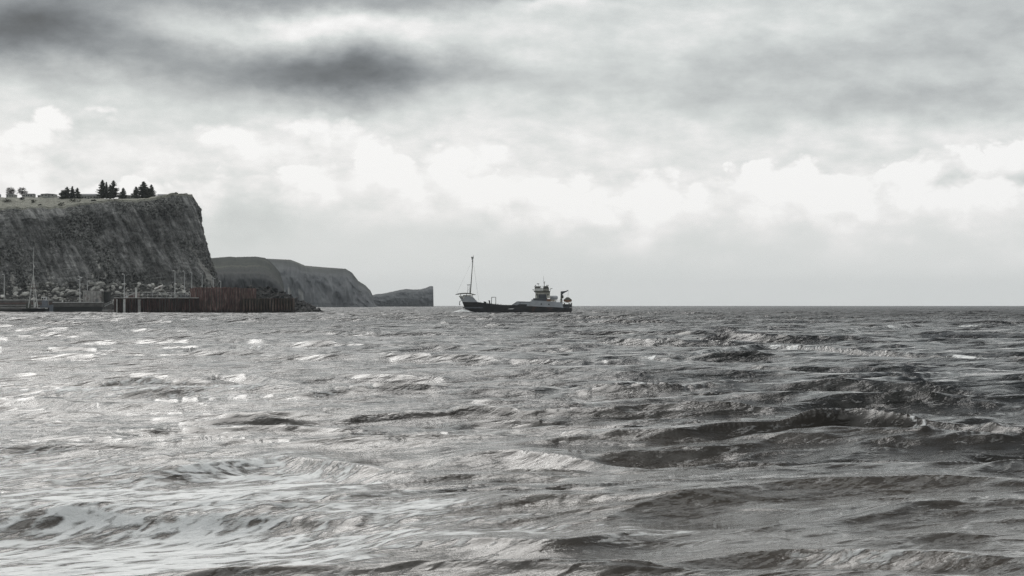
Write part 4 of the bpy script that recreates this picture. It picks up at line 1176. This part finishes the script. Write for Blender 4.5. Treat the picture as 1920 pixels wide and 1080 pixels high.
    an = MB().bar((sx(862.2), -2.3, sz(572)), (sx(862.2), -2.3, sz(565)), .2).bar((sx(861), -2.3, sz(571.5)), (sx(863.4), -2.3, sz(571.5)), .16).bar((sx(862.2), -2.3, sz(565.2)), (sx(866.5), -.9, sz(563)), .12).build('anchor', M_MAST, t)
    # foremast, slightly raked aft
    fm = MB().bar((sx(881.8), 0, sz(552)), (sx(887), 0, sz(481)), .27, .15, 8).build('foremast', M_MAST, t)
    MB().box(sx(883.6), sx(888.3), -.5, .5, sz(484.3), sz(483.2)).bar((sx(887.6), 0, sz(484)), (sx(887.8), 0, sz(478.5)), .07).build('masthead_bracket', M_MAST, fm)
    MB().ball((sx(885.5), 0, sz(485.8)), .42, .4, .45).build('masthead_light', M_WHITE, fm)
    MB().ball((sx(884.8), 0, sz(482.2)), .35, .4, .28).build('radar_reflector', M_MAST, fm)
    MB().ball((sx(886.2), 0, sz(490)), .3, .3, .45).build('mast_block', M_MAST, fm)
    MB().path([(sx(886), .1, sz(486)), (sx(884.6), .1, sz(505)), (sx(883), .1, sz(532))], .035).build('halyard', M_MAST, fm)
    MB().bar((sx(886.6), 0, sz(486)), (sx(856), 0, sz(550.6)), .022).bar((sx(886.6), 0, sz(486)), (sx(898), -4.8, sz(566)), .018).bar((sx(886.6), 0, sz(486)), (sx(898), 4.8, sz(566)), .018).build('stays', M_MAST, fm)
    gt = MB().box(sx(875.8), sx(883.2), -1.0, 1.0, sz(534.6), sz(533.6)).build('lookout_platform', M_MAST, t)
    gl = MB()
    for (a, y) in ((877.5, -.8), (877.5, .8), (881, -.8), (881, .8)): gl.bar((sx(a - .6), y * 1.5, sz(551)), (sx(a), y, sz(534.5)), .07)
    gl.bar((sx(877), -.9, sz(545)), (sx(881), -.9, sz(540)), .05).build('platform_legs', M_MAST, t)
    # waist: hatch coaming, vents, frame
    MB().box(sx(925), sx(958), -3.6, 3.6, sz(575.4), sz(571.9)).build('cargo_hatch', M_DGY, t)
    for p, q in ((908.7, 566.2), (911, 566.8), (917.8, 564.2)):
        MB().bar((sx(p), -2.5, sz(574)), (sx(p), -2.5, sz(q)), .38, .30, 8).ball((sx(p) - .1, -2.5, sz(q)), .45, .4, .35, 8, 5).build('ventilator', M_BLK, t)
    g = MB()
    for y in (-2.4, 2.4):
        g.bar((sx(921.2), y, sz(573)), (sx(922), y, sz(557.3)), .13).bar((sx(929.6), y, sz(573)), (sx(929.6), y, sz(557.3)), .13).bar((sx(921.6), y, sz(557.3)), (sx(929.8), y, sz(557.3)), .13)
    g.bar((sx(922), -2.4, sz(557.3)), (sx(922), 2.4, sz(557.3)), .1).bar((sx(929.6), -2.4, sz(557.3)), (sx(929.6), 2.4, sz(557.3)), .1).build('portal_frame', M_MAST, t)
    rl_ = MB(); rnd = random.Random(4)
    for i in range(30):
        px = 899 + i * 2.1
        if rnd.random() < 0.8: rl_.bar((sx(px), -5.1 + rnd.uniform(0, .6), sz(573.5)), (sx(px + rnd.uniform(-.4, .4)), -5.1, sz(top_edge(px) - rnd.uniform(.4, 1.9))), rnd.uniform(.05, .16), n=5)
    rl_.build('bulwark_posts', M_BLK, t)
    # raised side forward of the house, dark edged with pale panel
    MB().prism_y([(sx(959), sz(572.8)), (sx(988), sz(574)), (sx(994.5), sz(566.6)), (sx(969.5), sz(565.9))], -5.2, -4.9).prism_y([(sx(959), sz(572.8)), (sx(988), sz(574)), (sx(994.5), sz(566.6)), (sx(969.5), sz(565.9))], 4.9, 5.2).build('waist_bulwark', M_GRY, t)
    MB().path([(sx(959), -5.25, sz(572.6)), (sx(969.5), -5.25, sz(565.6)), (sx(995), -5.25, sz(566.2))], .16).path([(sx(975), -5.25, sz(573)), (sx(975.2), -5.25, sz(566))], .12).build('bulwark_rail', M_DGY, t)
    MB().prism_y([(sx(964), sz(574)), (sx(988), sz(574)), (sx(988), sz(570.6)), (sx(974), sz(570.2))], -5.3, -5.22).build('dark_panel', M_BLK, t)
    # quarterdeck: pale grey raised side
    qd = MB().prism_y([(sx(986.5), sz(574.1)), (sx(1055.5), sz(577.2)), (sx(1054), sz(567)), (sx(1012), sz(563.9)), (sx(998), sz(563.2))], -5.38, 5.38).build('quarterdeck_side', M_GRY, t)
    for p, q in ((1014.6, 570.2), (1028.8, 570.7)):
        MB().bar((sx(p), -5.46, sz(q)), (sx(p), -5.36, sz(q)), .34, n=14).build('porthole', M_GLASS, qd)
    MB().box(sx(999.6), sx(1026), -4.4, 4.4, sz(564.6), sz(559.2)).build('lower_deckhouse', M_DGY, t)
    hs = MB().box(sx(1003.8), sx(1031), -3.9, 3.9, sz(559.2) + .003, sz(548.4)).build('deckhouse', M_CRM, t)
    MB().box(sx(1009.5), sx(1024.5), -4.3, -3.903, sz(559.1), sz(551.6)).build('grey_locker', M_DGY, hs)
    for p in (1004.8, 1025.6, 1028.2): MB().box(sx(p), sx(p + 1.4), -3.95, -3.9 + .001, sz(554), sz(550.6)).build('deckhouse_window', M_GLASS, hs)
    MB().box(sx(1007.2), sx(1008.8), -3.96, -3.9, sz(558.8), sz(550.8)).build('door', M_DGY, hs)
    MB().prism_y([(sx(1003.2), sz(548.4) + .003), (sx(1031), sz(548.4) + .003), (sx(1031.6), sz(545.6)), (sx(1000.6), sz(545.6)), ], -4.9, 4.9).build('bridge_deck', M_OLV, t)
    bw_ = MB()
    for i in range(13): bw_.bar((sx(1001 + i * 2.5), -4.85, sz(545.6)), (sx(1001 + i * 2.5), -4.85, sz(542.4)), .05)
    bw_.bar((sx(1001), -4.85, sz(542.4)), (sx(1031), -4.85, sz(542.4)), .06).bar((sx(1001), -4.85, sz(544)), (sx(1031), -4.85, sz(544)), .04).build('bridge_railing', M_CRM, t)
    wh_ = MB().box(sx(1002.4), sx(1013.6), -3.2, 3.2, sz(545.6) + .003, sz(541)).build('wheelhouse', M_WHITE, t)
    MB().box(sx(1002.7), sx(1013.0), -3.05, 3.05, sz(541) + .003, sz(538)).build('wheelhouse_windows', M_GLASS, wh_)
    fr_ = MB()
    for p in (1002.5, 1004.6, 1006.7, 1008.8, 1010.9, 1012.8): fr_.box(sx(p), sx(p + .45), -3.12, 3.12, sz(541) + .004, sz(538) - .003)
    fr_.build('window_frames', M_CRM, wh_)
    MB().box(sx(1001.8), sx(1014), -3.5, 3.5, sz(538) + .003, sz(536.9)).build('wheelhouse_roof', M_OLV, wh_)
    MB().box(sx(1013.8), sx(1018.4), -2.4, 2.4, sz(545.6) + .003, sz(540)).build('chart_room', M_WHITE, t)
    fn_ = MB()
    fn_.prism_y([(sx(1018.6), sz(545.6) + .003), (sx(1029.2), sz(545.6) + .003), (sx(1029.3), sz(541)), (sx(1028), sz(537.6)), (sx(1024), sz(536.5)), (sx(1018.8), sz(536.6))], -2.0, 2.0)
    f0 = fn_.build('funnel', M_OLV, t)
    MB().box(sx(1020.4), sx(1023.4), -2.06, 2.06, sz(545), sz(538)).build('funnel_band', M_MAST, f0)
    for p in (1024.5, 1026.8): MB().bar((sx(p), 0, sz(537)), (sx(p + 1.2), 0, sz(534.4)), .2, n=8).build('exhaust_pipe', M_MAST, f0)
    mm = MB().bar((sx(1020.5), 0, sz(540)), (sx(1020.5), 0, sz(528)), .18, .12, 8).bar((sx(1019), 0, sz(531)), (sx(1022), 0, sz(531)), .06).build('main_mast', M_MAST, t)
    MB().bar((sx(1019.2), .2, sz(531)), (sx(1019.2), .2, sz(517)), .07, .04).bar((sx(1021.6), .2, sz(531)), (sx(1021.6), .2, sz(527)), .05).build('aerial', M_MAST, mm)
    rd = MB().bar((sx(1009.4), 0, sz(537)), (sx(1009.4), 0, sz(533)), .1).build('radar_post', M_WHITE, t)
    MB().box(sx(1006.7), sx(1011), -.25, .25, sz(532.9), sz(531.6)).build('radar_scanner', M_MAST, rd)
    MB().bar((sx(1004), 0, sz(537)), (sx(1004), 0, sz(535.4)), .07).ball((sx(1004), 0, sz(535)), .35, .3, .22).build('searchlight', M_MAST, t)
    MB().bar((sx(1001.6), -3, sz(545)), (sx(999.5), -3, sz(543.2)), .08).box(sx(998.2), sx(1001), -3.2, -2.8, sz(543.7), sz(542.9)).build('bridge_wing_light', M_MAST, t)
    MB().bar((sx(1031.4), -3, sz(546)), (sx(1031.8), -3, sz(541.6)), .08).box(sx(1031.6), sx(1035.6), -3.25, -2.75, sz(541.8), sz(540.7)).build('aft_flood_light', M_MAST, t)
    w3 = MB()
    for p in (1013.9, 1016, 1024.8): w3.bar((sx(p), -1, sz(540)), (sx(p + .6), -1, sz(535.4)), .05)
    w3.build('whip_aerials', M_MAST, t)
    MB().path([(sx(999.8), -4.4, sz(561.8)), (sx(997), -4.4, sz(563)), (sx(992), -5, sz(567.5))], .1).bar((sx(997.6), -4.6, sz(564)), (sx(997.6), -4.6, sz(561.4)), .3, n=6).build('forward_rail', M_DGY, t)
    # tank, gear, crane
    MB().bar((sx(1033), -1.5, sz(558.2)), (sx(1043.2), -1.5, sz(558.2)), 1.12, 1.05, 14).ball((sx(1043.2), -1.5, sz(558.2)), .75, 1.05, 1.05, 12, 8).ball((sx(1033), -1.5, sz(558.2)), .45, 1.1, 1.1, 12, 8).build('tank', M_GRY, t)
    MB().box(sx(1034.5), sx(1036), -2.4, -.6, sz(566), sz(561.8)).box(sx(1041), sx(1042.4), -2.4, -.6, sz(566), sz(561.8)).build('tank_cradle', M_MAST, t)
    MB().box(sx(1024.6), sx(1032), -4.7, -4.0, sz(565.6), sz(560.6)).build('orange_locker', M_ORG, t)
    MB().ball((sx(1038), -3.8, sz(563.9)), .55, .5, .5).ball((sx(1033.4), -4, sz(563.6)), .4, .4, .4).build('fender_ball', M_ORG, t)
    MB().box(sx(1039.8), sx(1042.5), -4, -3.2, sz(566.2), sz(561.6)).build('deck_box', M_WHITE, t)
    ar = MB()
    for i in range(17): ar.bar((sx(1032 + i * 1.35), -5.1, sz(565.3 + i * .09)), (sx(1032 + i * 1.35), -5.1, sz(562 + i * .09)), .04)
    ar.bar((sx(1032), -5.1, sz(562)), (sx(1053.6), -5.1, sz(563.5)), .05).bar((sx(1032), -5.1, sz(563.6)), (sx(1053.6), -5.1, sz(565)), .04).build('quarterdeck_railing', M_CRM, t)
    cr = MB().bar((sx(1052.4), 0, sz(567)), (sx(1052.4), 0, sz(546.5)), .42, .34, 8).build('crane_post', M_MAST, t)
    MB().box(sx(1050.4), sx(1054.6), -.8, .8, sz(567), sz(561)).build('crane_base', M_MAST, cr)
    MB().prism_y([(sx(1052), sz(554.5)), (sx(1053.4), sz(554)), (sx(1057), sz(550)), (sx(1065.8), sz(545)), (sx(1065.2), sz(543.8)), (sx(1060), sz(545.6)), (sx(1052.2), sz(546.2))], -.4, .4).build('crane_jib', M_DGY, cr)
    MB().ball((sx(1055), 0, sz(556.5)), .5, .5, .9).build('crane_motor', M_MAST, cr)
    MB().bar((sx(1065.4), 0, sz(544.6)), (sx(1065), 0, sz(557.5)), .05).build('crane_wire', M_MAST, cr)
    # stern platform with rescue boat
    MB().box(sx(1053.6), sx(1072.2), -4.4, 4.4, sz(568.2), sz(567.3)).build('stern_platform', M_CRM, t)
    lg = MB()
    for p in (1058.2, 1067.2, 1071.4):
        for y in (-4.2, 4.2): lg.bar((sx(p), y, sz(577)), (sx(p), y, sz(568)), .18)
    lg.build('platform_post', M_MAST, t)
    rr = MB()
    for i in range(9): rr.bar((sx(1056 + i * 2), -4.35, sz(577)), (sx(1056 + i * 2), -4.35, sz(572.4)), .06)
    for z in (572.4, 573.8, 575.2): rr.bar((sx(1056), -4.35, sz(z)), (sx(1072), -4.35, sz(z)), .06)
    rr.build('stern_railing', M_DGY, t)
    MB().bar((sx(1055), 0, sz(573.2)), (sx(1071.5), 0, sz(573.2)), .8, n=8).build('stern_winch', M_DGY, t)
    r = thing('rescue_boat', 'orange-brown covered rescue boat hanging over the ship\'s stern', 'boat', (X(1064.3, D), D - 1.2, sz(566.9)))
    h = MB(); vs = []; L = 15.8 * k; ns = 11
    for i in range(ns):
        u = i / (ns - 1); x = -L / 2 + L * u; w_ = 1.15 * math.sin(PI * (0.06 + 0.88 * u)) ** .6; q = math.sin(PI * u)
        vs += [(x * .8, 0, .55 * (1 - q ** .5)), (x * .95, -w_ * .7, .45 * (1 - q * .6)), (x, -w_, 1.35), (x, w_, 1.35), (x * .95, w_ * .7, .45 * (1 - q * .6))]
    fs = [(5 * i + j, 5 * i + 5 + j, 5 * i + 5 + (j + 1) % 5, 5 * i + (j + 1) % 5) for i in range(ns - 1) for j in range(5)] + [(4, 3, 2, 1, 0), tuple(5 * (ns - 1) + j for j in range(5))]
    h.poly(vs, fs).build('hull', M_ORG, r)
    c = MB(); n_ = 9
    for i in range(n_): pass
    c.poly([(-L / 2 + .1, -1.0, 1.36), (L / 2 - .1, -1.0, 1.36), (L / 2 - .1, 1.0, 1.36), (-L / 2 + .1, 1.0, 1.36), (-.55, -.3, 2.55), (.55, -.3, 2.55), (.55, .3, 2.55), (-.55, .3, 2.55)],
           [(3, 2, 1, 0), (4, 5, 6, 7), (0, 1, 5, 4), (1, 2, 6, 5), (2, 3, 7, 6), (3, 0, 4, 7)]).build('cover', M_OLV, r)
    MB().box(-L / 2 + .2, L / 2 - .2, -1.17, 1.17, 1.15, 1.3).build('grab_line', M_MAST, r)
    return t
ship()

# ------------------------------------------------------------------ sea air
hz = MB().box(-9200, 9200, -300, 9100, -8, 112).build('haze', None)
mh = bpy.data.materials.new('haze'); mh.use_nodes = True
mh.node_tree.nodes.clear()
pv = mh.node_tree.nodes.new('ShaderNodeVolumePrincipled')
pv.inputs['Color'].default_value = (0.88, 0.95, 1.0, 1)
pv.inputs['Density'].default_value = 0.000036
pv.inputs['Anisotropy'].default_value = 0.0
mo = mh.node_tree.nodes.new('ShaderNodeOutputMaterial')
mh.node_tree.links.new(pv.outputs[0], mo.inputs['Volume'])
hz.data.materials.append(mh)
setp(hz, 'thin pale sea haze over the whole bay', 'haze', kind='stuff')
